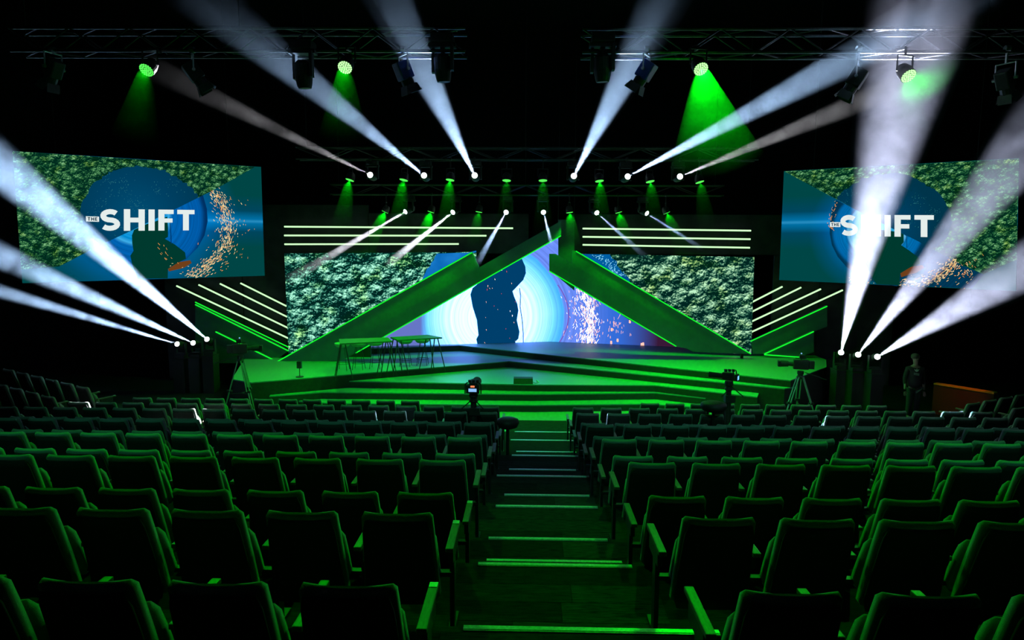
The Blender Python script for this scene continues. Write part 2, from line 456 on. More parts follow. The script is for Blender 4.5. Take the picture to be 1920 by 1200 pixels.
fascia('broad green-lit diagonal fascia rising from the left stage floor to the middle', [(516, 679), (885, 472), (898, 500), (880, 541), (667, 662), (640, 676)], 21.35,
       M['fascia'], [((519, 678.5), (885, 473.5))])
fascia('narrow dark diagonal fascia running up to the peak over the centre screen', [(664, 663), (690, 624), (885, 509), (1052, 414), (1052, 441)], 21.12,
       M['fascia'], [((667, 662), (1052, 442))])
fascia('broad green-lit diagonal fascia falling from the middle to the right stage floor', [(1073, 470), (1080, 470), (1409, 664), (1300, 660), (1180, 600), (1073, 530)], 21.35,
       M['fascia'], [((1080, 471), (1408, 663.5))], post=(6.95, 1.0, 1.25))
fascia('blunt-ended diagonal fascia falling in front of the centre screen to the right', [(1030, 476), (1042, 476), (1340, 655), (1330, 662), (1270, 650), (1030, 508)], 21.12,
       M['fascia'], [((1030, 508.5), (1268, 649.5))])
fascia('dark upright panel beside the peak of the centre screen', [(1047, 412), (1077, 412), (1077, 545), (1047, 520)], 21.75, M['fasciadark'], [], hang=True)
fascia('left wing fascia with a slanting lit top edge beside the floor lights', [(366, 570), (541, 657), (514, 678), (430, 681), (366, 672)], 22.0, M['fascia'],
       [((366, 566.5), (541, 651)), ((366, 571), (541, 658))])
fascia('lower left wing fascia behind the tripod camera', [(404, 622), (514, 676), (440, 681), (404, 681)], 21.7, M['fascia'], [((404, 622), (512, 674.5))])
fascia('right wing fascia with a slanting lit top edge', [(1408, 640), (1551, 573), (1551, 612), (1526, 622), (1433, 663.5), (1412, 663.5)], 22.0, M['fascia'],
       [((1407, 640), (1551, 574))])
fascia('lower right wing fascia behind the tripod camera', [(1433, 664), (1526, 621), (1526, 660), (1500, 669)], 21.7, M['fascia'],
       [((1433, 664), (1526, 621.5)), ((1433, 665), (1500, 670))])

# ------------------------------------------------------------------ screen picture materials
def forest_mat(name, scale, hi, mid, lo, strength, squash=(1, 1, 1), warm=(0.55, 0.5, 0.12), fine=3.0):
    """aerial view of tree crowns: each crown bright towards its upper left, gaps dark, leaf clumps within"""
    m, nt, out = newmat(name); L = nt.links.new
    tc = N(nt, 'ShaderNodeTexCoord'); mp = N(nt, 'ShaderNodeMapping'); mp.inputs['Scale'].default_value = squash
    L(tc.outputs['Object'], mp.inputs[0])
    def math_(op, a, b=None, c=None):
        n = N(nt, 'ShaderNodeMath', operation=op)
        for k, x in enumerate((a, b, c)):
            if x is None: continue
            if isinstance(x, (int, float)): n.inputs[k].default_value = x
            else: L(x, n.inputs[k])
        return n.outputs[0]
    nw = N(nt, 'ShaderNodeTexNoise', ins={'Scale': scale * 2.0, 'Detail': 3.0, 'Roughness': 0.6}); L(mp.outputs[0], nw.inputs['Vector'])
    sw = N(nt, 'ShaderNodeVectorMath', operation='MULTIPLY_ADD'); L(nw.outputs['Color'], sw.inputs[0]); sw.inputs[1].default_value = (0.42 / scale,) * 3; L(mp.outputs[0], sw.inputs[2])
    def height(vec):
        vo = N(nt, 'ShaderNodeTexVoronoi', feature='SMOOTH_F1', ins={'Scale': scale, 'Smoothness': 0.25}); L(vec, vo.inputs['Vector'])
        v2 = N(nt, 'ShaderNodeTexVoronoi', ins={'Scale': scale * fine}); L(vec, v2.inputs['Vector'])
        v3 = N(nt, 'ShaderNodeTexVoronoi', ins={'Scale': scale * fine * 2.6}); L(vec, v3.inputs['Vector'])
        return math_('MULTIPLY_ADD', vo.outputs['Distance'], -1.0, math_('MULTIPLY_ADD', v2.outputs['Distance'], -0.4, math_('MULTIPLY', v3.outputs['Distance'], -0.34)))
    h1 = height(sw.outputs[0])
    off = N(nt, 'ShaderNodeVectorMath', operation='ADD'); off.inputs[1].default_value = (-0.05 / scale, 0, 0.14 / scale); L(sw.outputs[0], off.inputs[0])
    h2 = height(off.outputs[0])
    slope = math_('SUBTRACT', h1, h2)
    val = math_('MULTIPLY_ADD', slope, 1.5, math_('MULTIPLY_ADD', h1, 0.85, 1.08))
    rp = ramp(nt, [(0.18, lo), (0.42, mid), (0.72, hi), (0.98, [min(1, x * 1.7 + .1) for x in hi])]); L(val, rp.inputs[0])
    n3 = N(nt, 'ShaderNodeTexNoise', ins={'Scale': scale * 0.6, 'Detail': 2.0}); L(mp.outputs[0], n3.inputs['Vector'])
    r3 = ramp(nt, [(0.5, (0, 0, 0)), (0.68, (1, 1, 1))]); L(n3.outputs['Fac'], r3.inputs[0])
    wm = N(nt, 'ShaderNodeMix', data_type='RGBA', blend_type='MULTIPLY'); L(math_('MULTIPLY', r3.outputs[0], 0.8), wm.inputs[0]); L(rp.outputs[0], wm.inputs[6])
    wm.inputs[7].default_value = (*warm, 1)
    e = N(nt, 'ShaderNodeEmission'); e.inputs[1].default_value = strength; L(wm.outputs[2], e.inputs[0]); L(e.outputs[0], out.inputs[0])
    m.cycles.emission_sampling = 'FRONT'
    return m


def radial_mat(name, centre, stops, rmax, strength, rings=0.0, ringscale=30, xs=(1, 1, 1), over=None):
    """flat picture whose colour follows the distance from a centre (object coordinates)"""
    m, nt, out = newmat(name); L = nt.links.new
    tc = N(nt, 'ShaderNodeTexCoord')
    sb = N(nt, 'ShaderNodeVectorMath', operation='SUBTRACT'); sb.inputs[1].default_value = centre; L(tc.outputs['Object'], sb.inputs[0])
    sm = N(nt, 'ShaderNodeVectorMath', operation='MULTIPLY'); sm.inputs[1].default_value = xs; L(sb.outputs[0], sm.inputs[0])
    ln = N(nt, 'ShaderNodeVectorMath', operation='LENGTH'); L(sm.outputs[0], ln.inputs[0])
    dv = N(nt, 'ShaderNodeMath', operation='DIVIDE'); dv.inputs[1].default_value = rmax; L(ln.outputs['Value'], dv.inputs[0])
    nz = N(nt, 'ShaderNodeTexNoise', ins={'Scale': 1.3, 'Detail': 2.0}); L(tc.outputs['Object'], nz.inputs['Vector'])
    na = N(nt, 'ShaderNodeMath', operation='MULTIPLY_ADD'); L(nz.outputs['Fac'], na.inputs[0]); na.inputs[1].default_value = 0.06; L(dv.outputs[0], na.inputs[2])
    rp = ramp(nt, stops); L(na.outputs[0], rp.inputs[0])
    col = rp.outputs[0]
    if rings:
        n4 = N(nt, 'ShaderNodeTexNoise', noise_dimensions='1D', ins={'Scale': ringscale, 'Detail': 4.0, 'Roughness': 0.7}); L(dv.outputs[0], n4.inputs['W'])
        r4 = ramp(nt, [(0.35, (1 - rings,) * 3), (0.6, (1, 1, 1))]); L(n4.outputs['Fac'], r4.inputs[0])
        mm = N(nt, 'ShaderNodeMix', data_type='RGBA', blend_type='MULTIPLY'); mm.inputs[0].default_value = 1.0
        L(col, mm.inputs[6]); L(r4.outputs[0], mm.inputs[7]); col = mm.outputs[2]
    if over:   # second picture colour taking over along x: (axis index, x0, x1, colour)
        for ax, x0, x1, oc in over:
            sx = N(nt, 'ShaderNodeSeparateXYZ'); L(tc.outputs['Object'], sx.inputs[0])
            mr = N(nt, 'ShaderNodeMapRange', ins={'From Min': x0, 'From Max': x1}); L(sx.outputs[ax], mr.inputs['Value'])
            mo = N(nt, 'ShaderNodeMix', data_type='RGBA'); L(mr.outputs[0], mo.inputs[0]); L(col, mo.inputs[6]); mo.inputs[7].default_value = (*oc, 1); col = mo.outputs[2]
    e = N(nt, 'ShaderNodeEmission'); e.inputs[1].default_value = strength; L(col, e.inputs[0]); L(e.outputs[0], out.inputs[0])
    return m


def flatpoly(b, pix, p0, n, eps, mi):
    b.cur = mi
    b.poly([onP(x, y, p0, n) - n * eps for x, y in pix])


# letter outlines in a unit cell (x 0..w, y 0..1)
def S_shape():
    pts = []
    w_ = 0.235
    ctr = []
    for t in range(0, 13):
        a = R(35 + t * (270 - 35) / 12 - 0)
        ctr.append((0.40 + 0.29 * math.cos(a), 0.69 + 0.19 * math.sin(a)))
    for t in range(1, 13):
        a = R(90 - t * (90 + 145) / 12)
        ctr.append((0.38 + 0.31 * math.cos(a), 0.31 + 0.19 * math.sin(a)))
    quads = []
    Lp, Rp = [], []
    for i, p in enumerate(ctr):
        a = ctr[max(0, i - 1)]; b = ctr[min(len(ctr) - 1, i + 1)]
        dx, dy = b[0] - a[0], b[1] - a[1]; l = math.hypot(dx, dy)
        nx, ny = -dy / l * 0.12, dx / l * 0.115
        Lp.append((p[0] + nx, p[1] + ny)); Rp.append((p[0] - nx, p[1] - ny))
    return [[Lp[i], Lp[i + 1], Rp[i + 1], Rp[i]] for i in range(len(ctr) - 1)]


def rect(x0, y0, x1, y1): return [(x0, y0), (x1, y0), (x1, y1), (x0, y1)]
LET = {'S': (S_shape(), 0.80),
       'H': ([rect(0, 0, .27, 1), rect(.62, 0, .89, 1), rect(.27, .39, .62, .61)], 0.89),
       'I': ([rect(0, 0, .27, 1)], 0.27),
       'F': ([rect(0, 0, .27, 1), rect(.27, .79, .68, 1), rect(.27, .38, .63, .58)], 0.68),
       'T': ([rect(.26, 0, .53, .79), rect(0, .79, .79, 1)], 0.79),
       'E': ([rect(0, 0, .27, 1), rect(.27, .8, .66, 1), rect(.27, .4, .6, .6), rect(.27, 0, .66, .2)], 0.66)}


def letters(b, text, px0, px1, ytop0, ybot0, ytop1, ybot1, p0, n, eps, mi, gap=0.16):
    """writes text between two photograph columns on the screen plane"""
    tot = sum(LET[ch][1] for ch in text) + gap * (len(text) - 1); x = 0; b.cur = mi
    A0, B0 = onP(px0, ybot0, p0, n), onP(px1, ybot1, p0, n); A1, B1 = onP(px0, ytop0, p0, n), onP(px1, ytop1, p0, n)
    for ch in text:
        for q in LET[ch][0]:
            pts = []
            for (u, v) in q:
                s = (x + u) / tot; pts.append((A0.lerp(B0, s)).lerp(A1.lerp(B1, s), v) - n * eps)
            b.poly(pts)
        x += LET[ch][1] + gap


def inside(x, y, q):
    s_ = [(q[(i + 1) % 4][0] - q[i][0]) * (y - q[i][1]) - (q[(i + 1) % 4][1] - q[i][1]) * (x - q[i][0]) for i in range(4)]
    return all(v > 250 for v in s_) or all(v < -250 for v in s_)


CLIP = [None]
def sparks(b, path, width, cnt, p0, n, eps, mis, ln=(2, 5), rng=random):
    for _ in range(cnt):
        t = rng.random() * (len(path) - 1); i = min(int(t), len(path) - 2); f_ = t - i
        ax, ay = path[i]; bx, by = path[i + 1]; dx, dy = bx - ax, by - ay; l = math.hypot(dx, dy) or 1
        dx /= l; dy /= l
        o = rng.gauss(0, 1) * width * (0.6 + 0.7 * f_)
        x, y = ax + (bx - ax) * f_ - dy * o, ay + (by - ay) * f_ + dx * o
        if CLIP[0] and not inside(x, y, CLIP[0]): continue
        a = rng.gauss(0, 0.25); ux, uy = dx * math.cos(a) - dy * math.sin(a), dx * math.sin(a) + dy * math.cos(a)
        L_ = rng.uniform(*ln) / 2; w_ = rng.uniform(0.25, 0.55)
        flatpoly(b, [(x - ux * L_ - uy * w_, y - uy * L_ + ux * w_), (x + ux * L_ - uy * w_, y + uy * L_ + ux * w_),
                     (x + ux * L_ + uy * w_, y + uy * L_ - ux * w_), (x - ux * L_ + uy * w_, y - uy * L_ - ux * w_)], p0, n, eps, rng.choice(mis))


M['letter'] = emis('picture_white', (0.82, 0.9, 0.88), 0.95, sample=False)
M['letterdark'] = emis('picture_dark_letters', (0.0, 0.03, 0.06), 1, sample=False)
M['sil'] = emis('picture_dark_green_figure', (0.0, 0.042, 0.028), 1, sample=False)
M['sp1'] = emis('picture_spark_pale', (1.0, 0.75, 0.35), 1.0, sample=False)
M['sp2'] = emis('picture_spark_orange', (0.8, 0.33, 0.08), 1.0, sample=False)
M['tool'] = emis('picture_brown_tool', (0.16, 0.05, 0.01), 1, sample=False)
M['teal'] = emis('picture_teal', (0.0, 0.075, 0.055), 1, sample=False)
M['line'] = emis('picture_dark_blue_line', (0.0, 0.03, 0.12), 1, sample=False)
M['fleck'] = emis('picture_teal_flecks', (0.03, 0.2, 0.22), 1, sample=False)

def lerp2(a, b, t): return (a[0] + (b[0] - a[0]) * t, a[1] + (b[1] - a[1]) * t)
def quadfill(b, TL, TR, BR, BL, p0, n, eps, mi): flatpoly(b, [TL, TR, BR, BL], p0, n, eps, mi)


def side_screen(which):
    if which == 'left':
        a, c_ = atY(23.3, 283.2, 16.5), atY(489.4, 312.9, 19.8)
        TL, TR, BR, BL = (23.3, 283.2), (489.4, 312.9), (496.4, 517), (42, 531)
        crop = lambda x, y: (x / 3.4286, 240 + y / 3.4286)
    else:
        a, c_ = atY(1469.9, 320.9, 19.8), atY(1912, 296, 16.0)
        TL, TR, BR, BL = (1469.9, 320.9), (1911, 296.3), (1905, 546), (1460.9, 525.1)
        crop = lambda x, y: (1400 + x / 3.6923, 270 + y / 3.6923)
    CLIP[0] = [TL, TR, BR, BL]
    d = (c_ - a); d.z = 0; d.normalize(); n = Vector((-d.y, d.x, 0))      # pointing away from the viewer
    if n.y < 0: n = -n
    p0 = Vector((a.x, a.y, 0))
    root = thing('projection_screen', 'large hanging side screen on the %s showing THE SHIFT over forest, water and sparks' % which, 'screen',
                 onP((TL[0] + BR[0]) / 2, (TL[1] + BR[1]) / 2, p0, n), 'side screens')
    loc = root.location
    W = [onP(*q, p0, n) for q in (TL, TR, BR, BL)]
    MB().prism([p + n * 0.012 for p in W], n * 0.09).build('screen_frame', M['frameblack'], root)
    cw = lambda x, y: onP(*crop(x, y), p0, n)
    if which == 'left':
        ctr = cw(880, 560) - loc; rr = (cw(1330, 590) - loc - ctr).length
        stops = [(0.0, (0.05, 0.5, 0.8)), (0.42, (0.0, 0.3, 0.75)), (0.47, (0.05, 0.45, 0.85)), (0.52, (0.0, 0.14, 0.5)), (0.94, (0.0, 0.11, 0.42)), (1.0, (0.0, 0.035, 0.14))]
    else:
        ctr = cw(900, 590) - loc; rr = (cw(580, 600) - loc - ctr).length
        stops = [(0.0, (0.05, 0.5, 0.8)), (0.55, (0.03, 0.4, 0.75)), (0.62, (0.15, 0.55, 0.85)), (0.68, (0.0, 0.18, 0.5)), (0.94, (0.0, 0.14, 0.42)), (1.0, (0.0, 0.04, 0.1))]
    mring = radial_mat('picture_blue_rings_' + which, tuple(ctr), stops, rr, 1.0, rings=0.25, ringscale=22)
    # outside the rings: teal fading, with a pale blue level flare towards the outer or inner edge
    m, nt, out = newmat('picture_teal_flare_' + which); L = nt.links.new
    tc = N(nt, 'ShaderNodeTexCoord'); sx = N(nt, 'ShaderNodeSeparateXYZ'); L(tc.outputs['Object'], sx.inputs[0])
    zf = (cw(1600, 600) if which == 'left' else cw(250, 545)).z - loc.z
    s1 = N(nt, 'ShaderNodeMath', operation='SUBTRACT'); L(sx.outputs[2], s1.inputs[0]); s1.inputs[1].default_value = zf
    s2 = N(nt, 'ShaderNodeMath', operation='ABSOLUTE'); L(s1.outputs[0], s2.inputs[0])
    rp = ramp(nt, [(0.0, (0.02, 0.27, 0.52)), (0.06, (0.0, 0.16, 0.36)), (0.3, (0.0, 0.06, 0.1)), (0.75, (0.0, 0.06, 0.05))]); L(s2.outputs[0], rp.inputs[0])
    sb = N(nt, 'ShaderNodeVectorMath', operation='DISTANCE'); L(tc.outputs['Object'], sb.inputs[0]); sb.inputs[1].default_value = tuple(ctr)
    dvn = N(nt, 'ShaderNodeMath', operation='DIVIDE'); L(sb.outputs['Value'], dvn.inputs[0]); dvn.inputs[1].default_value = rr * 2
    rb = ramp(nt, [(0.5, (0.0, 0.04, 0.2)), (0.6, (0.0, 0.015, 0.09)), (0.75, (0.0, 0.0, 0.01))]); L(dvn.outputs[0], rb.inputs[0])
    ad = N(nt, 'ShaderNodeMix', data_type='RGBA', blend_type='ADD'); ad.inputs[0].default_value = 1.0; L(rp.outputs[0], ad.inputs[6]); L(rb.outputs[0], ad.inputs[7])
    e = N(nt, 'ShaderNodeEmission'); L(ad.outputs[2], e.inputs[0]); L(e.outputs[0], out.inputs[0])
    mlake = radial_mat('picture_lake_' + which, tuple(ctr), [(0.0, (0.0, 0.075, 0.17)), (0.5, (0.0, 0.05, 0.12)), (1.0, (0.0, 0.035, 0.07))], rr * 1.2, 1.0)
    mf = forest_mat('picture_forest_' + which, 7.0, (0.07, 0.24, 0.08), (0.01, 0.095, 0.035), (0.0, 0.022, 0.012), 1.0, warm=(1.4, 0.95, 0.4), fine=2.4)
    mats = [m, mf, mring, mlake, M['sil'], M['sp1'], M['sp2'], M['tool'], M['line'], M['fleck']]
    b = MB()
    if which == 'left':
        quadfill(b, TL, TR, BR, BL, p0, n, 0.0, 0)
        dg = [(1640, 252), (1400, 385), (1110, 530), (855, 655), (640, 755), (380, 890), (146, 990)]
        # circle of rings below the diagonal
        ring = [crop(*q) for q in ((1305, 432), (1330, 520), (1335, 600), (1315, 690), (1270, 770), (1190, 850), (1080, 905), (960, 935), (820, 930), (690, 880), (600, 775))]
        flatpoly(b, ring, p0, n, 0.003, 2)
        flatpoly(b, [crop(*q) for q in ((600, 775), (690, 880), (820, 930), (960, 935), (700, 962), (420, 972), (385, 890))], p0, n, 0.0032, 0)
        # forest
        flatpoly(b, [crop(*q) for q in ([(80, 149), (1640, 249)] + dg[1:-1] + [(137, 910)])], p0, n, 0.004, 1)
        lake = []
        cx, cy = 890, 510
        for i in range(40):
            t = PI + PI * 1.0 * i / 39 if False else None
        arc = [(640, 752), (575, 690), (535, 620), (520, 540), (530, 470), (560, 420), (590, 365), (650, 325), (700, 285), (760, 265), (800, 250), (880, 243), (940, 252),
               (1000, 258), (1060, 275), (1100, 300), (1160, 330), (1200, 360), (1240, 385), (1262, 425), (1270, 450)]
        arc2 = []
        for (p, q) in zip(arc[:-1], arc[1:]):
            for s in range(4): x, y = lerp2(p, q, s / 4); arc2.append((x + random.uniform(-7, 7), y + random.uniform(-7, 7)))
        flatpoly(b, [crop(*q) for q in [(640, 755)] + arc2 + [(1270, 450), (1110, 530), (855, 655)]], p0, n, 0.006, 3)
        for _ in range(230):
            gx, gy = random.choice([(680, 330), (760, 400), (860, 470), (1010, 400), (620, 560), (640, 480), (900, 500), (780, 340), (740, 620), (1130, 350)])
            x, y = gx + random.gauss(0, 32), gy + random.gauss(0, 28)
            flatpoly(b, [crop(x, y), crop(x + random.uniform(2, 6), y - random.uniform(0, 4)), crop(x + random.uniform(0, 5), y + random.uniform(2, 6))], p0, n, 0.007, 9)
        flatpoly(b, [crop(*q) for q in ((848, 690), (862, 655), (930, 622), (1000, 600), (1075, 570), (1080, 640), (1080, 700), (1060, 712), (1125, 750), (1190, 800), (1195, 840), (1120, 880),
                                        (1080, 905), (1078, 967), (885, 970), (850, 880), (838, 820), (858, 790), (850, 740))], p0, n, 0.008, 4)
        flatpoly(b, [crop(*q) for q in ((1080, 905), (1150, 862), (1222, 850), (1232, 868), (1180, 900), (1085, 922))], p0, n, 0.009, 7)
        flatpoly(b, [crop(*q) for q in ((1090, 575), (1094, 575), (1102, 700), (1103, 745), (1098, 745), (1096, 690))], p0, n, 0.009, 8)
        sparks(b, [crop(*q) for q in ((1365, 405), (1430, 500), (1460, 600), (1462, 690), (1430, 780), (1370, 860), (1290, 920), (1200, 965))], 7.5, 620, p0, n, 0.010, [5, 5, 6])
        sparks(b, [crop(*q) for q in ((1420, 420), (1500, 560), (1500, 700), (1460, 840), (1330, 930), (1090, 955))], 20, 170, p0, n, 0.010, [5, 6, 6], (1.5, 4))
        sparks(b, [crop(*q) for q in ((1020, 740), (1150, 900))], 12, 12, p0, n, 0.010, [6], (3, 6))
        b.build('display', mats, root)
        t = MB(); letters(t, 'SHIFT', *[crop(646, 0)[0], crop(1250, 0)[0]], crop(0, 520)[1], crop(0, 662)[1], crop(0, 527)[1], crop(0, 658)[1], p0, n, 0.014, 0)
        q = [crop(552, 567), crop(637, 570), crop(637, 603), crop(553, 601)]; flatpoly(t, q, p0, n, 0.014, 0)
        letters(t, 'THE', crop(563, 0)[0], crop(626, 0)[0], crop(0, 573)[1], crop(0, 595)[1], crop(0, 574.5)[1], crop(0, 597)[1], p0, n, 0.017, 1, 0.22)
    else:
        quadfill(b, TL, TR, BR, BL, p0, n, 0.0, 0)
        ring = [crop(*q) for q in ((622, 388), (590, 460), (577, 540), (575, 620), (590, 700), (630, 780), (690, 850), (780, 915), (900, 960), (1040, 985), (1240, 850), (1290, 760), (1215, 700), (1080, 622), (900, 530))]
        flatpoly(b, ring, p0, n, 0.003, 2)
        flatpoly(b, [crop(*q) for q in ((1120, 640), (1340, 740), (1480, 835), (1640, 905), (1560, 1000), (1200, 985), (1240, 850))], p0, n, 0.0035, 2)
        flatpoly(b, [crop(*q) for q in ((262, 190), (1885, 101), (1870, 800), (1640, 900), (1480, 830), (1200, 680), (1080, 620), (900, 530), (620, 382))], p0, n, 0.004, 1)
        arc = [(628, 370), (660, 330), (740, 280), (800, 240), (900, 215), (1050, 200), (1180, 240), (1250, 290), (1310, 320), (1370, 390), (1410, 460), (1425, 540), (1390, 640), (1320, 720)]
        arc2 = []
        for (p, q) in zip(arc[:-1], arc[1:]):
            for s in range(4): x, y = lerp2(p, q, s / 4); arc2.append((x + random.uniform(-7, 7), y + random.uniform(-7, 7)))
        flatpoly(b, [crop(*q) for q in [(630, 386)] + arc2 + [(1270, 735), (1200, 680), (1080, 620), (900, 530)]], p0, n, 0.006, 3)
        for _ in range(120):
            gx, gy = random.choice([(1330, 570), (1280, 470), (700, 350), (1180, 400), (1130, 560)])
            x, y = gx + random.gauss(0, 30), gy + random.gauss(0, 25)
            flatpoly(b, [crop(x, y), crop(x + random.uniform(2, 6), y - random.uniform(0, 4)), crop(x + random.uniform(0, 5), y + random.uniform(2, 6))], p0, n, 0.007, 9)
        flatpoly(b, [crop(*q) for q in ((855, 640), (900, 590), (1060, 610), (1088, 625), (1088, 680), (1070, 700), (1130, 740), (1195, 790), (1200, 830), (1100, 880), (1062, 905), (1058, 978), (900, 970),
                                        (850, 900), (828, 830), (852, 780), (848, 700))], p0, n, 0.008, 4)
        flatpoly(b, [crop(*q) for q in ((1065, 895), (1140, 850), (1215, 838), (1232, 855), (1180, 890), (1070, 922))], p0, n, 0.009, 7)
        flatpoly(b, [crop(*q) for q in ((1105, 632), (1109, 632), (1112, 718), (1108, 718))], p0, n, 0.009, 8)
        sparks(b, [crop(*q) for q in ((1450, 800), (1420, 860), (1360, 900), (1280, 940), (1180, 965), (1060, 980))], 7, 330, p0, n, 0.010, [5, 5, 6])
        sparks(b, [crop(*q) for q in ((1500, 830), (1560, 900), (1450, 960))], 12, 50, p0, n, 0.010, [5, 6])
        sparks(b, [crop(*q) for q in ((622, 395), (585, 500), (580, 600))], 3, 45, p0, n, 0.010, [6], (1.5, 3))
        sparks(b, [crop(*q) for q in ((700, 935), (880, 968))], 4, 25, p0, n, 0.010, [5, 6], (1.5, 3))
        b.build('display', mats, root)
        t = MB(); letters(t, 'SHIFT', crop(651, 0)[0], crop(1297, 0)[0], crop(0, 490)[1], crop(0, 636)[1], crop(0, 493)[1], crop(0, 645)[1], p0, n, 0.014, 0)
        q = [crop(578, 541), crop(650, 541), crop(650, 575), crop(578, 574)]; flatpoly(t, q, p0, n, 0.014, 0)
        letters(t, 'THE', crop(586, 0)[0], crop(642, 0)[0], crop(0, 547)[1], crop(0, 568)[1], crop(0, 547)[1], crop(0, 569)[1], p0, n, 0.017, 1, 0.22)
    lt = t.build('lettering', [M['letter'], M['letterdark']], root); lt['label'] = 'white words THE SHIFT'
    for s in (0.15, 0.85):     # hanging wires
        q = W[0].lerp(W[1], s) + n * 0.05
        MB().cyl(q, (q.x, q.y, 13.0), 0.008, n=5).build('hanging_wire', M['darkmetal'], root)


side_screen('left'); side_screen('right')

# ------------------------------------------------------------------ LED walls
NY = Vector((0, 1, 0))
def wall_screen(which):
    Y = 22.0; p0 = Vector((0, Y, 0))
    if which == 'left': pix = [(533, 475), (893, 472.5), (893, 498), (600, 664), (541, 664)]
    else: pix = [(1076, 475.5), (1414.5, 482), (1408.5, 663), (1376, 663), (1076, 494)]
    root = thing('led_wall', 'large forest screen left of the centre, its corner cut by the diagonal fascia' if which == 'left' else 'large forest screen right of the centre behind the falling fascia',
                 'screen', onP(*pix[0], p0, NY), 'forest screens')
    MB().prism([onP(*q, p0, NY) + NY * 0.01 for q in pix], (0, 0.1, 0)).build('screen_housing', M['frameblack'], root)
    mf = forest_mat('picture_tree_crowns_' + which, 2.3, (0.2, 0.52, 0.36) if which == 'left' else (0.22, 0.42, 0.25), (0.02, 0.17, 0.12) if which == 'left' else (0.025, 0.13, 0.08), (0.0, 0.015, 0.012),
                    1.2, squash=(1, 1, 1.3), warm=(1.2, 1.0, 0.4), fine=2.8)
    mw, nt, out = newmat('picture_blue_water_' + which); L = nt.links.new
    tc = N(nt, 'ShaderNodeTexCoord'); nz = N(nt, 'ShaderNodeTexNoise', ins={'Scale': 1.5}); L(tc.outputs['Object'], nz.inputs['Vector'])
    rp = ramp(nt, [(0.35, (0.0, 0.11, 0.42)), (0.65, (0.01, 0.2, 0.6))] if which == 'left' else [(0.35, (0.0, 0.07, 0.27)), (0.65, (0.0, 0.12, 0.4))]); L(nz.outputs[0], rp.inputs[0])
    e = N(nt, 'ShaderNodeEmission'); L(rp.outputs[0], e.inputs[0]); L(e.outputs[0], out.inputs[0])
    b = MB()
    flatpoly(b, pix, p0, NY, 0.0, 0)
    jit = lambda pts, a=2.0: [(x + random.uniform(-a, a), y + random.uniform(-a, a)) for x, y in pts]
    if which == 'left':
        edge = jit([(818, 476), (816, 482), (812, 488), (806, 494), (808, 500), (802, 506), (797, 511), (795, 517)]) 
        flatpoly(b, [(893, 473), (818, 475.5)] + edge + [(790, 527), (893, 470)], p0, NY, 0.004, 1)
    else:
        edge = jit([(1145, 478), (1150, 484), (1156, 490), (1158, 497), (1163, 503), (1167, 510), (1172, 516), (1178, 522)])
        flatpoly(b, [(1076, 476), (1144, 477)] + edge + [(1185, 545), (1076, 500)], p0, NY, 0.004, 1)
        for _ in range(150):
            gx, gy = random.choice([(1125, 482), (1140, 490), (1146, 502), (1160, 517), (1118, 478), (1150, 510)])
            x, y = gx + random.gauss(0, 5), gy + random.gauss(0, 4)
            if y < 477.5 or x > 1150 + (y - 477) * 0.6: continue
            flatpoly(b, [(x, y), (x + 1.8, y - .7), (x + .7, y + 1.6)], p0, NY, 0.006, 2)
    b.build('display', [mf, mw, emis('picture_cyan_flecks', (0.25, 0.75, 0.95), 1, sample=False)], root)


wall_screen('left'); wall_screen('right')

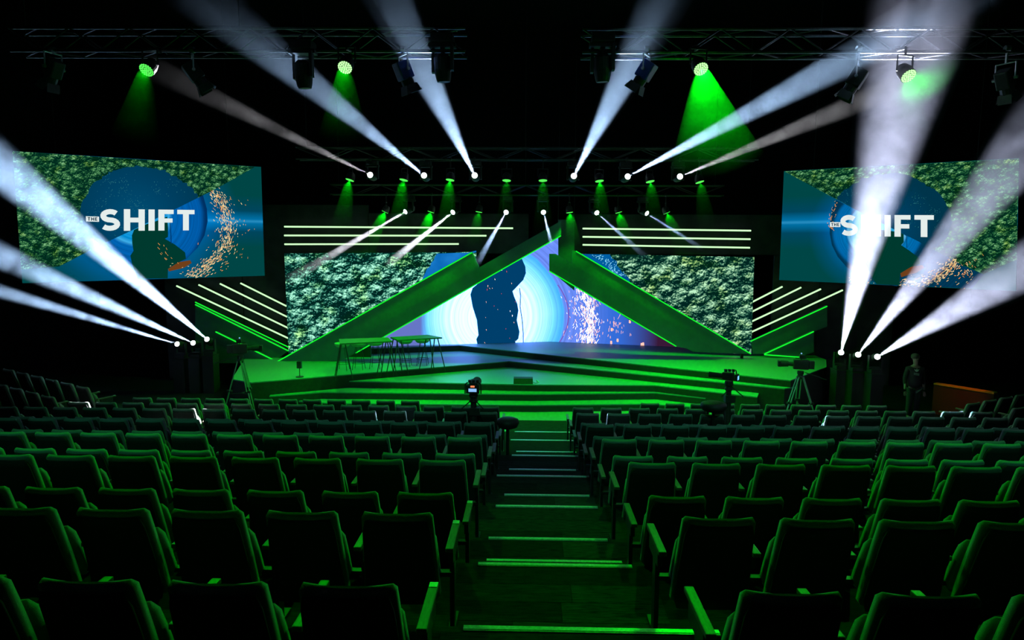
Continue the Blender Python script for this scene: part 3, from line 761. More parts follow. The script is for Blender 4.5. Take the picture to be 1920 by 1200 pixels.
# centre screen: two faces meeting in a shallow fold
def centre_screen():
    a = atZ(660, 651, 1.0); f_ = atZ(1030, 640.5, 1.0); d_ = atZ(1275, 650.5, 1.0)
    root = thing('led_wall', 'bright triangular centre screen showing a dark figure before white-blue rings and sparks', 'screen', f_)
    loc = root.location
    def pl(p, q):
        d = (q - p); d.z = 0; d.normalize(); n = Vector((-d.y, d.x, 0)); return (p, n if n.y > 0 else -n)
    PL, PR = pl(a, f_), pl(f_, d_); CLIP[0] = [(1030, 470), (1290, 470), (1290, 652), (1030, 643)]
    bL = [(655, 660), (668, 640), (1030, 432), (1047, 440), (1047, 640.8), (1030, 641), (830, 650)]
    bR = [(1029, 641), (1029, 480), (1060, 478), (1285, 640), (1285, 652)]
    shapes = [([(655, 653), (668, 640), (1029.5, 432), (1029.5, 641)], PL), ([(1029.5, 641), (1029.5, 432), (1047, 440), (1047, 488), (1090, 500), (1290, 640), (1290, 653)], PR)]
    ctr = onP(922, 595, *PL) - loc; rr = (onP(1065, 590, *PR) - loc - ctr).length
    stops = [(0.0, (0.16, 0.36, 1.1)), (0.55, (0.14, 0.3, 1.0)), (0.7, (0.085, 0.18, 0.45)), (0.86, (0.03, 0.125, 0.22)), (0.97, (0.01, 0.075, 0.19)), (1.0, (0.025, 0.045, 0.155))]
    wd = (onP(1160, 600, *PR) - loc).x; w2 = (onP(1235, 600, *PR) - loc).x
    lx0 = (onP(800, 600, *PL) - loc).x; lx1 = (onP(788, 600, *PL) - loc).x
    m = radial_mat('picture_white_blue_rings', tuple(ctr), stops, rr, 7.0, rings=0.3, ringscale=26,
                   over=[(0, (onP(1065, 600, *PR) - loc).x, (onP(1150, 600, *PR) - loc).x, (0.005, 0.022, 0.1)), (0, wd, w2, (0.006, 0.0014, 0.0055)), (0, lx0, lx1, (0.019, 0.026, 0.08))])
    hs = MB()
    for pix, (p0, n) in shapes: hs.prism([onP(q[0], min(q[1], 650), p0, n) + n * 0.015 for q in pix], n * 0.1)
    hs.build('screen_housing', M['frameblack'], root)
    b = MB()
    for pix, (p0, n) in shapes: flatpoly(b, pix, p0, n, 0.0, 0)
    p0, n = PL
    fig = [(897, 655), (893, 636), (897, 628), (894, 600), (886, 575), (882, 552), (886, 540), (905, 525), (925, 512), (940, 500), (938, 505), (945, 498), (955, 485), (978, 484), (985, 500), (986, 512),
           (981, 525), (966, 541), (961, 546), (964, 556), (970, 570), (972, 582), (969, 600), (974, 622), (972, 635), (966, 641), (970, 650)]
    flatpoly(b, fig, p0, n, 0.004, 1)
    flatpoly(b, [(938, 502), (944, 497), (941, 508)], p0, n, 0.006, 2)
    cord = [(974, 540), (976, 555), (975, 575), (979, 600), (981, 625), (981, 648)]
    for q, r_ in zip(cord[:-1], cord[1:]): flatpoly(b, [(q[0] - .8, q[1]), (q[0] + .8, q[1]), (r_[0] + .8, r_[1]), (r_[0] - .8, r_[1])], p0, n, 0.006, 3)
    for _ in range(24):
        x, y = random.uniform(898, 968), random.uniform(505, 645)
        flatpoly(b, [(x, y), (x + random.uniform(.8, 1.6), y + .6), (x + random.uniform(0, 2.5), y + random.uniform(2, 5))], p0, n, 0.007, random.choice([4, 4, 5, 2]))
    p0, n = PR
    arcp = []
    for i in range(15):
        t = R(-30 + i * 4.6); arcp.append((915 + 151 * math.cos(t), 590 + 112 * math.sin(t)))
    for q, r_ in zip(arcp[:-1], arcp[1:]): flatpoly(b, [(q[0] - .9, q[1]), (q[0] + .9, q[1]), (r_[0] + .9, r_[1]), (r_[0] - .9, r_[1])], p0, n, 0.004, 6)
    cone_ok = lambda x, y: True
    sparks(b, [(1094, 535), (1104, 575), (1108, 610), (1098, 648)], 9, 420, p0, n, 0.008, [2, 2, 4], (3, 9))
    sparks(b, [(1085, 540), (1100, 590), (1090, 640)], 20, 130, p0, n, 0.008, [2, 4], (2, 6))
    sparks(b, [(1150, 590), (1150, 630)], 14, 30, p0, n, 0.008, [4], (3, 7))
    for x, y in ((1181, 603), (1203, 646), (1206, 645), (1158, 638), (1146, 642), (1147, 618)):
        flatpoly(b, [(x - 1.6, y - 3), (x + 1.6, y - 3), (x + 2, y + 2.4), (x, y + 3.4), (x - 2, y + 2)], p0, n, 0.009, 4)
    b.build('display', [m, emis('picture_navy_figure', (0.0, 0.05, 0.15), 1), emis('picture_white_sparks', (1, 0.9, 0.95), 2, sample=False), M['line'],
                        emis('picture_pink_sparks', (1.0, 0.5, 0.4), 1.3, sample=False), emis('picture_red_sparks', (0.7, 0.05, 0.07), 1.2, sample=False),
                        emis('picture_violet_line', (0.2, 0.08, 0.45), 1, sample=False)], root)


centre_screen()

# ------------------------------------------------------------------ tables and stools on stage
def tall_table(corners_px, label, zt):
    c3 = [atZ(x, y, zt) for x, y in corners_px]
    cx = sum(p.x for p in c3) / 4; cy = sum(p.y for p in c3) / 4
    root = thing('bar_table', label, 'table', (cx, cy, 0.8), 'tall stage tables')
    MB().prism([p - Vector((0, 0, 0.04)) for p in c3], (0, 0, 0.04)).build('table_top', M['table'], root)
    ctr = Vector((cx, cy, zt))
    for e in (0, 1):      # trestle at each end: two splayed pairs
        A, B = (c3[0], c3[3]) if e == 0 else (c3[1], c3[2])
        inn = (ctr - (A + B) / 2) * 0.14
        ax = (c3[1] - c3[0]).normalized()
        for Pq, s in ((A.lerp(B, 0.22), -1), (A.lerp(B, 0.78), 1)):
            for sp in (-1, 1):
                top = Pq + inn + ax * 0.05 * sp; top.z = zt - 0.04
                ft = Pq + inn + ax * 0.24 * sp + (B - A).normalized() * 0.1 * s; ft.z = 0.8
                MB().cyl(top, ft, 0.018, 0.013, 8).build('leg', M['legmetal'], root)
        MB().cyl(A.lerp(B, 0.2) + inn - Vector((0, 0, .05)), A.lerp(B, 0.8) + inn - Vector((0, 0, .05)), 0.014, n=6).build('cross_rail', M['legmetal'], root)
    return root


ZT = 1.86
tall_table([(635.5, 635.5), (727, 632.5), (735.5, 639.5), (637, 644)], 'tall trestle table on the left of the stage, nearer the floor lights', ZT)
tall_table([(732, 632), (802, 627.5), (829, 632.5), (746, 637.5)], 'tall trestle table before the bright centre screen', ZT)
def stool(px, py, label):
    p = atZ(px, py, 1.6)
    if p.y > 21.0: p = atY(px, py, 20.9)
    p.z = 1.56
    root = thing('bar_stool', label, 'stool', (p.x, p.y, 0.8), 'bar stools at the stage tables')
    MB().lathe((p.x, p.y, 1.5), [(0.05, 0), (0.17, 0.02), (0.225, 0.07), (0.24, 0.13), (0.225, 0.125), (0.2, 0.075), (0.1, 0.05), (0.02, 0.045)], 18).build('seat', M['stool'], root, smooth=True)
    for i in range(4):
        t = PI / 4 + i * PI / 2
        MB().cyl((p.x + 0.1 * math.cos(t), p.y + 0.1 * math.sin(t), 1.51), (p.x + 0.23 * math.cos(t), p.y + 0.23 * math.sin(t), 0.8), 0.009, n=6).build('leg', M['legmetal'], root)
    ring = [Vector((p.x + 0.2 * math.cos(t * PI / 8), p.y + 0.2 * math.sin(t * PI / 8), 1.0)) for t in range(17)]
    MB().tube(ring, 0.007, 5).build('footrest', M['legmetal'], root)
stool(642, 645, 'bar stool at the far left end of the left stage table')
stool(672, 644, 'bar stool under the middle of the left stage table')
stool(704, 642.5, 'bar stool under the right end of the left stage table')
stool(760, 639, 'bar stool under the left half of the right stage table')
stool(792, 637.5, 'bar stool under the right half of the right stage table')

# small items on the stage
p = atZ(562, 707, 0.8)
r_ = thing('stage_speaker', 'small black speaker on a short stand at the left stage edge', 'speaker', p)
MB().box(p + Vector((0, 0, 0.36)), (0.13, 0.1, 0.2)).build('speaker_box', M['black'], r_, bevel=0.01)
MB().cyl(p + Vector((0, 0, .02)), p + Vector((0, 0, 0.27)), 0.012, n=6).build('pole', M['darkmetal'], r_)
MB().cyl(p, p + Vector((0, 0, .02)), 0.11, n=12).build('base', M['darkmetal'], r_)
p = atZ(981, 719, 0.6)
r_ = thing('floor_monitor', 'low black box with a cable on the middle stage level', 'monitor', p)
b = MB().prism([p + Vector((-.28, -.1, 0)), p + Vector((-.28, .16, 0)), p + Vector((-.28, .16, .17)), p + Vector((-.28, -.02, .15))], (0.56, 0, 0)); b.build('box', M['black'], r_, bevel=0.008)
MB().tube([p + Vector(q) for q in ((.28, .05, .03), (.36, 0, .01), (.42, .1, .01), (.38, .2, .06), (.46, .12, .01))], 0.01, 5).build('cable', M['alu'], r_)

# ------------------------------------------------------------------ film cameras
def tripod_camera(px, ytop, yfoot, Y, face, label, zfoot=0.0):
    top = atY(px, ytop, Y); x, z1 = top.x, top.z
    root = thing('film_camera', label, 'camera', (x, Y, zfoot), None)
    zh = z1 - 0.52
    spider = zh - 0.12
    for i, t in enumerate((R(200), R(-35), R(75))):
        ft = Vector((x + 0.52 * math.cos(t), Y + 0.52 * math.sin(t), zfoot)); tp = Vector((x + 0.07 * math.cos(t), Y + 0.07 * math.sin(t), spider))
        side = Vector((-math.sin(t), math.cos(t), 0)) * 0.04
        md = tp.lerp(ft, 0.5)
        lg = MB().cyl(tp + side, md + side, 0.017, n=6); lg.cyl(tp - side, md - side, 0.017, n=6); lg.cyl(md, ft, 0.02, 0.015, 6)
        l = lg.build('tripod_leg', M['tripod'], root)
        MB().box(md, (0.13, 0.07, 0.05)).build('leg_clamp', M['black'], l)
    sp = [Vector((x + 0.3 * math.cos(t), Y + 0.3 * math.sin(t), zfoot + (spider - zfoot) * 0.45)) for t in (R(200), R(-35), R(75))]
    c3 = Vector((x, Y, sp[0].z)); sb = MB()
    for q in sp: sb.cyl(c3, q, 0.012, n=5)
    sb.build('mid_spreader', M['black'], root)
    MB().lathe((x, Y, spider - 0.05), [(0.07, 0), (0.09, 0.05), (0.06, 0.1), (0.08, 0.13), (0.08, 0.2)], 12).build('fluid_head', M['black'], root)
    d = Vector((math.cos(face), math.sin(face), 0)); q = Matrix.Rotation(face, 3, 'Z'); cb = Vector((x, Y, zh + 0.2))
    MB().box(cb, (0.36, 0.15, 0.24), q).build('camera_body', M['black'], root, bevel=0.015)
    ln = MB().cyl(cb + d * 0.18, cb + d * 0.3, 0.06, 0.055, 12); ln.cyl(cb + d * 0.3, cb + d * 0.48, 0.075, 0.085, 12); ln.build('lens', M['black'], root)
    MB().box(cb + d * 0.52, (0.06, 0.2, 0.14), q).build('lens_hood', M['black'], root)
    MB().box(cb + Vector((0, 0, 0.2)) - d * 0.02, (0.12, 0.12, 0.1), q).build('viewfinder', M['black'], root)
    hb = MB().cyl(cb + Vector((0, 0, .12)), cb + Vector((0, 0, .17)), 0.012); hb.cyl(cb + d * .14 + Vector((0, 0, .16)), cb - d * .12 + Vector((0, 0, .16)), 0.013); hb.build('top_handle', M['black'], root)
    MB().box(cb - d * 0.25, (0.12, 0.13, 0.2), q).build('battery', M['black'], root)
    MB().cyl(cb - d * .1 - Vector((0, 0, .2)), cb - d * 0.62 - Vector((0, 0, .36)), 0.011, n=6).build('pan_bar', M['black'], root)
    lm = MB().lathe(cb + Vector((0, 0, 0.27)), [(0.012, 0), (0.02, .012), (0.012, .026)], 8).build('tally_lamp', M['whitescr'], root)
    return root


tripod_camera(449, 631, 745, 17.0, R(18), 'film camera on a tall metal tripod left of the stage, lens to the right')
tripod_camera(1503, 660, 757, 16.9, R(165), 'film camera on a tall tripod right of the stage, lens to the left')


def studio_camera(px, ytop, Y, face, label, zfoot, scr, small=False):
    top = atY(px, ytop, Y); x, z1 = top.x, top.z
    root = thing('studio_camera', label, 'camera', (x, Y, zfoot))
    d = Vector((math.cos(face), math.sin(face), 0)); q = Matrix.Rotation(face - PI / 2, 3, 'Z'); cb = Vector((x, Y, z1 - 0.16))
    MB().box(cb + d * (.02 if small else .12), (0.13, 0.22, 0.15) if small else (0.16, 0.42, 0.2), q).build('camera_body', M['black'], root, bevel=0.012)
    ln = MB().cyl(cb + d * .12, cb + d * .4, 0.045, 0.06, 14) if small else MB().cyl(cb + d * .33, cb + d * .6, 0.075, 0.09, 14); ln.build('lens', M['black'], root)
    MB().box(cb - d * 0.15, (0.16, 0.05, 0.12) if small else (0.25, 0.05, 0.16), q).build('monitor', M['black'], root, bevel=0.008)
    nb = -d
    sc = MB().box(cb - d * 0.178 + Vector((0, 0, -.015)), (0.1, 0.006, 0.075) if small else (0.15, 0.006, 0.06), q).build('monitor_picture', M[scr], root)
    if scr == 'whitescr':
        MB().box(cb - d * 0.178 + Vector((0, 0, 0.055)), (0.075, 0.006, 0.03), q).build('readout', M['orangescr'], root)
        MB().cyl(cb + Vector((.145, -.06, -.06)), cb + Vector((.145, -.075, -.06)), 0.012, n=8).build('tally_lamp', M['redlamp'], root)
    for s in (-1, 0, 1): MB().box(cb + Vector((0.075 * s, 0, 0.12)), (0.05, 0.06, 0.05)).build('accessory', M['black'], root)
    fr = MB()
    for s in (-1, 1):
        fr.tube([cb + q @ Vector((s * .15, -.1, -.1)), cb + q @ Vector((s * .15, -.1, .08)), cb + q @ Vector((s * .1, -.1, .12))], 0.012, 6)
    fr.build('cage', M['black'], root)
    MB().lathe((x, Y, cb.z - 0.3), [(0.05, 0), (0.09, 0.04), (0.06, 0.09), (0.09, 0.13), (0.08, 0.2)], 12).build('fluid_head', M['black'], root)
    MB().cyl((x, Y, cb.z - 0.3), (x, Y, zfoot + 0.12), 0.055, 0.075, 10).build('pedestal', M['black'], root)
    MB().box((x, Y, zfoot + 0.06), (0.34, 0.34, 0.12)).build('base', M['black'], root)
    MB().box((x + 0.02, Y - .02, cb.z - 0.45), (0.2, 0.14, 0.14)).build('control_box', M['black'], root)
    for s in (-1, 1): MB().cyl(cb + Vector((0, 0, -.2)) - d * .05, cb + Vector((s * .22, -.28, -.36)), 0.011, n=6).build('pan_bar', M['black'], root)
    return root


studio_camera(888, 711, 12.4, R(88), 'broadcast camera with lit monitor and red readout in the left seats beside the aisle', ROWS[10][1], 'whitescr')
studio_camera(1368, 691, 13.3, R(150), 'broadcast camera with small blue monitor among the right seats below the stage', ROWS[11][1], 'bluescr', True)

def op_chair(px, py, Y, z, label, wd=0.5):
    p = atY(px, py, Y)
    root = thing('operator_stool', label, 'stool', (p.x, Y, z))
    MB().lathe(p - Vector((0, 0, .1)), [(0.1, 0), (wd * .42, .03), (wd * .5, .1), (wd * .47, .16), (wd * .3, .19)], 18).build('seat_pad', M['black'], root, smooth=True)
    MB().cyl(p - Vector((0, 0, .1)), (p.x, Y, z + .06), 0.03, n=8).build('pole', M['darkmetal'], root)
    fb = MB()
    for i in range(5): t = i * 2 * PI / 5; fb.cyl((p.x, Y, z + .06), (p.x + .24 * math.cos(t), Y + .24 * math.sin(t), z + .03), 0.016, n=6)
    fb.build('foot_star', M['darkmetal'], root)
op_chair(952, 793, 11.9, ROWS[10][1], 'black padded stool seat jutting into the aisle beside the camera', 0.42)
op_chair(1338, 762, 12.6, ROWS[10][1], 'black padded stool among the right seats left of the blue-monitor camera', 0.5)

# ------------------------------------------------------------------ person at the right wall
def skin_body(name, joints, bones, parent, mat, sub=2):
    me = bpy.data.meshes.new(name); org = parent_loc(parent)
    me.from_pydata([Vector(j[0]) - org for j in joints], bones, [])
    me.materials.append(mat)
    o = bpy.data.objects.new(name, me); COL.objects.link(o); o.parent = parent
    md = o.modifiers.new('skin', 'SKIN'); md.use_smooth_shade = True
    for i, j in enumerate(joints):
        v = me.skin_vertices[0].data[i]; v.radius = j[1] if isinstance(j[1], tuple) else (j[1], j[1]); v.use_root = (i == 0)
    o.modifiers.new('sub', 'SUBSURF').levels = sub; o.modifiers['sub'].render_levels = sub
    return o


def person():
    bx = atZ(1709, 788, 0.0); X, Y = bx.x, bx.y
    s = 1.0
    root = thing('person', 'person in black top with pale chest print standing right of the stage', 'person', (X, Y, 0))
    def J(x, y, z, r): return ((X + x, Y + y, z), r)
    # facing the viewer's left, towards the stage
    joints = [J(0, 0, 0.95, (.12, .08)), J(0, 0, 1.12, (.12, .08)), J(0, .01, 1.3, (.13, .09)), J(0, .01, 1.42, (.13, .09)), J(0, 0, 1.5, .055), J(-.01, -.01, 1.58, .06),
              J(-.02, -.02, 1.68, (.075, .085)), J(-.02, -.015, 1.755, (.07, .08)),
              J(-.17, .01, 1.4, .06), J(-.25, .0, 1.15, .045), J(-.3, -.12, .95, .034), J(-.33, -.17, .87, .028),
              J(.17, .01, 1.4, .06), J(.24, .03, 1.14, .045), J(.23, -.05, .92, .034), J(.22, -.09, .84, .028)]
    bones = [(0, 1), (1, 2), (2, 3), (3, 4), (4, 5), (5, 6), (6, 7), (3, 8), (8, 9), (9, 10), (10, 11), (3, 12), (12, 13), (13, 14), (14, 15)]
    lg = [J(-.09, 0, .9, .06), J(-.1, -.01, .5, .05), J(-.11, .02, .12, .045), J(-.12, -.1, .05, .04), J(.09, 0, .9, .06), J(.1, -.01, .5, .05), J(.12, .03, .12, .045), J(.13, -.09, .05, .04)]
    k = len(joints); joints += lg
    bones += [(0, k), (k, k + 1), (k + 1, k + 2), (k + 2, k + 3), (0, k + 4), (k + 4, k + 5), (k + 5, k + 6), (k + 6, k + 7)]
    skin_body('body', joints, bones, root, M['skin'])
    tj = [J(0, 0, .86, (.2, .16)), J(0, 0, 1.1, (.19, .15)), J(0, .01, 1.3, (.195, .15)), J(0, .01, 1.44, (.13, .1)), J(0, 0, 1.49, .07),
          J(-.18, .01, 1.4, .075), J(-.255, 0, 1.15, .06), J(-.295, -.1, .98, .045), J(.18, .01, 1.4, .075), J(.245, .03, 1.14, .06), J(.235, -.04, .96, .045)]
    skin_body('sweatshirt', tj, [(0, 1), (1, 2), (2, 3), (3, 4), (3, 5), (5, 6), (6, 7), (3, 8), (8, 9), (9, 10)], root, M['shirt'])
    pj = [J(0, 0, .96, (.16, .12)), J(-.09, 0, .85, .105), J(-.1, -.01, .5, .078), J(-.11, .02, .12, .066), J(.09, 0, .85, .105), J(.1, -.01, .5, .078), J(.12, .03, .12, .066)]
    skin_body('trousers', pj, [(0, 1), (1, 2), (2, 3), (0, 4), (4, 5), (5, 6)], root, M['jeans'])
    for sx in (-.12, .13):
        MB().box((X + sx, Y - .09, .045), (.1, .28, .09)).build('shoe', M['black'], root, bevel=0.03)
    h = Vector((X - .02, Y - .015, 1.7))
    hr = MB().lathe(h + Vector((.0, .018, -.02)), [(0.095, 0.0), (0.104, 0.04), (0.1, 0.08), (0.075, 0.115), (0.03, 0.13)], 16).build('hair', M['hair'], root, smooth=True)
    fc = MB()
    for sx in (-.03, .03): fc.lathe(h + Vector((sx, -.085, -.005)), [(0.004, -.004), (.009, 0), (.004, .004)], 8)
    fc.build('eyes', M['black'], root)
    MB().prism([h + Vector((-.012, -.08, -.04)), h + Vector((.012, -.08, -.04)), h + Vector((0, -.085, .0))], (0, -.025, 0)).build('nose', M['skin'], root)
    MB().box(h + Vector((0, -.078, -.065)), (.045, .012, .008)).build('mouth', M['hair'], root)
    for sx in (-1, 1): MB().box(h + Vector((.08 * sx, .0, -.02)), (.015, .03, .05)).build('ear', M['skin'], root, bevel=.005)
    for sx, hx, hy, hz in ((-1, -.335, -.185, .845), (1, .22, -.1, .815)):
        hj = [J(hx, hy, hz, (.035, .018)), J(hx, hy - .01, hz - .06, (.034, .015))]; hb = [(0, 1)]
        for i, (dx, l_) in enumerate(((-.03, .06), (-.01, .075), (.01, .07), (.03, .055))):
            k = len(hj); hj += [J(hx + dx, hy - .015, hz - .07, .009), J(hx + dx, hy - .03, hz - .07 - l_, .007)]; hb += [(1, k), (k, k + 1)]
        k = len(hj); hj += [J(hx + .035 * sx * -1, hy - .03, hz - .03, .01), J(hx + .045 * sx * -1, hy - .05, hz - .07, .008)]; hb += [(0, k), (k, k + 1)]
        skin_body('hand', hj, hb, root, M['skin'], 1)
    # chest print: three leaves over slanting bars
    c0 = Vector((X - .045, Y - .15, 1.34)); pb = MB()
    for a in (-38, 0, 38):
        t = R(a); u = Vector((math.sin(t), 0, math.cos(t))); v = Vector((math.cos(t), 0, -math.sin(t)))
        pb.prism([c0, c0 + u * .045 + v * .018, c0 + u * .1, c0 + u * .045 - v * .018], (0, -.004, 0))
    for i in range(3): pb.prism([c0 + Vector((-.07, 0, -.02 - .022 * i)), c0 + Vector((.07, 0, -.04 - .022 * i)), c0 + Vector((.07, 0, -.053 - .022 * i)), c0 + Vector((-.07, 0, -.033 - .022 * i))], (0, -.004, 0))
    pb.build('shirt_print', M['print'], root)
person()

# parapet with orange rail on the right
a, b_ = atY(1751, 718, 18.6), atY(1864, 736, 16.8)
r_ = thing('parapet', 'dark reddish low wall with a glowing orange rail right of the stage', 'parapet', (a.x, a.y, 0))
d = (b_ - a)
MB().prism([Vector((a.x, a.y, 0)), Vector((b_.x, b_.y, 0)), b_ - Vector((0, 0, .04)), a - Vector((0, 0, .04))], (0.12, .08, 0)).build('wall_panel', M['redwood'], r_)
MB().prism([a - Vector((.02, .02, .035)), b_ - Vector((.02, .02, .035)), b_ - Vector((.02, .02, 0)), a - Vector((.02, .02, 0))], (0.16, .1, 0)).build('handrail', M['rail'], r_)
ml = (a + b_) / 2
spot('added_warm_spot', ml + Vector((-1.0, -0.9, 2.2)), ml, 60, (1.0, 0.35, 0.1), R(19), 0.8, r_, r=0.05)  # spot added to warm the orange rail, without a visible fitting

# ------------------------------------------------------------------ trusses and lamps
def truss(A, B, size, label, n, mat='trussalu', group=None, r=0.024, drop=True):
    A, B = Vector(A), Vector(B); d = (B - A).normalized(); s = Vector((0, 0, size)); sd = Vector((d.y, -d.x, 0)) * -size
    root = thing('lighting_truss', label, 'truss', A, group)
    offs = [Vector(), s, sd, s + sd]
    for o_ in offs: MB().cyl(A + o_, B + o_, r, n=6).build('chord', M[mat], root)
    for face in ((0, 1), (2, 3), (1, 3), (0, 2)):
        for i in range(n):
            p, q = A.lerp(B, i / n), A.lerp(B, (i + 1) / n)
            u, v = (face if i % 2 else face[::-1])
            MB().cyl(p + offs[u], q + offs[v], r * 0.55, n=5).build('brace', M[mat], root)
    for t in (0.02, 0.5, 0.98):
        p = A.lerp(B, t) + s + sd / 2
        MB().cyl(p, (p.x, p.y, 13.0), 0.01, n=5).build('hanging_cable', M['darkmetal'], root)
    return root


tl, tr_ = atY(20, 108, 9.3), atY(872, 96, 9.3); tl.z = tr_.z + 0.02
truss(tl, tr_, 0.3, 'near overhead truss on the left carrying lamps over the seats', 15)
tl2, tr2 = atY(1092, 98, 9.3), atY(1920, 108, 9.3); tr2.x += .6; tr2.z = tl2.z
truss(tl2, tr2, 0.3, 'near overhead truss on the right carrying lamps over the seats', 14)
for Y, z, lab in ((17.95, 6.86, 'far lighting truss with the upper row of lamps before the stage'), (20.95, 6.16, 'rear lighting truss with the lower row of lamps over the stage')):
    truss((-6.2, Y, z), (6.0, Y, z), 0.3, lab, 16, mat='darkmetal')


def hangers(p, bar, root, mat='darkmetal'):
    y, z = bar
    b = MB().cyl(p, (p.x, p.y, z - 0.05), 0.018, n=6); b.cyl((p.x, p.y, z - 0.05), (p.x, y, z - 0.02), 0.018, n=6); b.cyl((p.x - .03, y, z), (p.x + .03, y, z), 0.045, n=8)
    b.build('clamp', M[mat], root)


BAR_U = (17.95, 6.86); BAR_L = (20.95, 6.16); BAR_N = (9.3, tl.z)
def led_par(pos, aim, label, group, power, half, bright=False, bar=None, beam=None, rad=0.115):
    pos = Vector(pos); d = (Vector(aim) - pos).normalized()
    root = thing('par_light', label, 'stage light', pos, group)
    q = d.to_track_quat('Z', 'Y')
    MB().lathe(pos - d * 0.2, [(0.05, 0), (rad * .8, 0.03), (rad, 0.1), (rad * 1.04, 0.205), (rad * .97, 0.205), (rad * .97, 0.19)], 20, d).build('housing', M['black'], root, smooth=False)
    cells = MB()
    for rr_, n_ in ((0, 1), (.3, 6), (.58, 12), (.85, 18)):
        for i in range(n_):
            t = 2 * PI * i / n_; cc = pos + q @ Vector((rad * rr_ * math.cos(t), rad * rr_ * math.sin(t), 0.006))
            cells.cyl(cc, cc + d * 0.008, rad * 0.125, n=7)
    ce = cells.build('led_cells', M['gledw' if bright else 'gled'], root); ce['kind'] = 'stuff'
    yk = MB(); sx = q @ Vector((1, 0, 0)); sx.z = 0
    if sx.length < .1: sx = Vector((1, 0, 0))
    sx.normalize()
    up = Vector((0, 0, 1)); c_ = pos - d * 0.1
    yk.tube([c_ + sx * (rad + .02), c_ + sx * (rad + .02) + up * 0.2, c_ - sx * (rad + .02) + up * .2, c_ - sx * (rad + .02)], 0.012, 6)
    yk.build('yoke', M['darkmetal'], root)
    hangers(c_ + up * .2, bar, root)
    spot('lamp', pos + d * 0.03, pos + d, power, GREEN, half, 0.7, root, r=0.004)
    return root


BASES = []
def moving_head(pos, aim, label, group, power, col, half, base='above', lit=True, blend=0.35, rad=0.075, mat='lens', bar=None):
    pos = Vector(pos); d = (Vector(aim) - pos).normalized(); up = Vector((0, 0, 1)) * (1 if base == 'above' else -1)
    root = thing('moving_head_light', label, 'stage light', pos, group)
    c_ = pos - d * 0.2
    MB().lathe(pos - d * 0.36, [(0.07, 0), (0.115, 0.05), (0.12, 0.2), (0.1, 0.32), (rad * 1.15, 0.36), (rad, 0.36), (rad, 0.345)], 16, d).build('head', M['black'], root)
    q = d.to_track_quat('Z', 'Y'); sx = Vector((d.y, -d.x, 0)); sx = sx.normalized() if sx.length > .05 else Vector((1, 0, 0))
    yk = MB()
    for s in (-1, 1): yk.box(c_ + sx * .15 * s + up * 0.1, (0.04, 0.1, 0.34))
    yk.box(c_ + up * .27, (0.36, 0.14, 0.05)); yk.build('yoke', M['black'], root)
    MB().box(c_ + up * .35, (0.3, 0.26, 0.12)).build('base', M['black'], root, bevel=0.015)
    if base == 'below': BASES.append(c_ - Vector((0, 0, .41)))
    if bar: hangers(c_ + up * .4, bar, root)
    MB().cyl(pos - d * .012, pos, rad, n=20).build('lens', M[mat] if lit else M['darkmetal'], root)
    if lit: spot('lamp', pos + d * 0.02, pos + d * 2, power, col, half, blend, root, r=0.02)
    return root


def beam_mat(name, dens, noise, fade, length, fade_in=0.0):
    m, nt, out = newmat(name); L = nt.links.new
    vs = N(nt, 'ShaderNodeVolumeScatter'); vs.inputs['Color'].default_value = (1, 1, 1, 1); vs.inputs['Anisotropy'].default_value = 0.0
    vs.inputs['Density'].default_value = dens
    if noise > 0 or fade > 0:
        tc = N(nt, 'ShaderNodeTexCoord')
        nz = N(nt, 'ShaderNodeTexNoise', ins={'Scale': 2.2, 'Detail': 3.0, 'Roughness': 0.6, 'Distortion': 0.6}); L(tc.outputs['Object'], nz.inputs['Vector'])
        mr = N(nt, 'ShaderNodeMapRange', ins={'From Min': 0.34, 'From Max': 0.64, 'To Min': dens * (1 - noise), 'To Max': dens * (1 + noise * .7)}); L(nz.outputs['Fac'], mr.inputs['Value'])
        ln = N(nt, 'ShaderNodeVectorMath', operation='LENGTH'); L(tc.outputs['Object'], ln.inputs[0])
        fd = N(nt, 'ShaderNodeMapRange', ins={'From Min': length * (1 - fade), 'From Max': length, 'To Min': 1.0, 'To Max': 0.0}); L(ln.outputs['Value'], fd.inputs['Value'])
        mu = N(nt, 'ShaderNodeMath', operation='MULTIPLY'); L(mr.outputs[0], mu.inputs[0]); L(fd.outputs[0], mu.inputs[1])
        L(mu.outputs[0], vs.inputs['Density'])
    L(vs.outputs[0], out.inputs['Volume'])
    return m


def haze(pos, aim, length, half, label, group, dens, noise, fade, r0=0.05):
    """the stretch of haze the lamp shines through"""
    pos = Vector(pos); d = (Vector(aim) - pos).normalized()
    b = MB().cyl(pos + d * 0.02, pos + d * length, r0, r0 + math.tan(half) * length, 20)
    root = thing('light_beam', label, 'light beam', pos, group)
    b.build('haze', beam_mat('haze', dens, noise, fade, length), root)
    return root


BW = 0.5
def beam(p_px, p_Y, q_px, q_Y, half_deg, power, col, label, group, base='above', dens=0.06, noise=0.5, fade=0.25, ext=1.0, blend=0.5, blen=None):
    a = atY(*p_px, p_Y); b_ = atY(*q_px, q_Y)
    moving_head(a, b_, 'moving-head lamp, ' + label, group + ', lamps', power * BW, col, R(half_deg), base, blend=blend, bar=None if base == 'below' else (BAR_U if p_Y < 19 else BAR_L))
    ln = (b_ - a).length * ext if blen is None else blen
    d = (b_ - a).normalized()
    haze(a, b_, ln, R(half_deg), 'hazy beam of light from the ' + label, group + ', beams', dens, noise, fade)


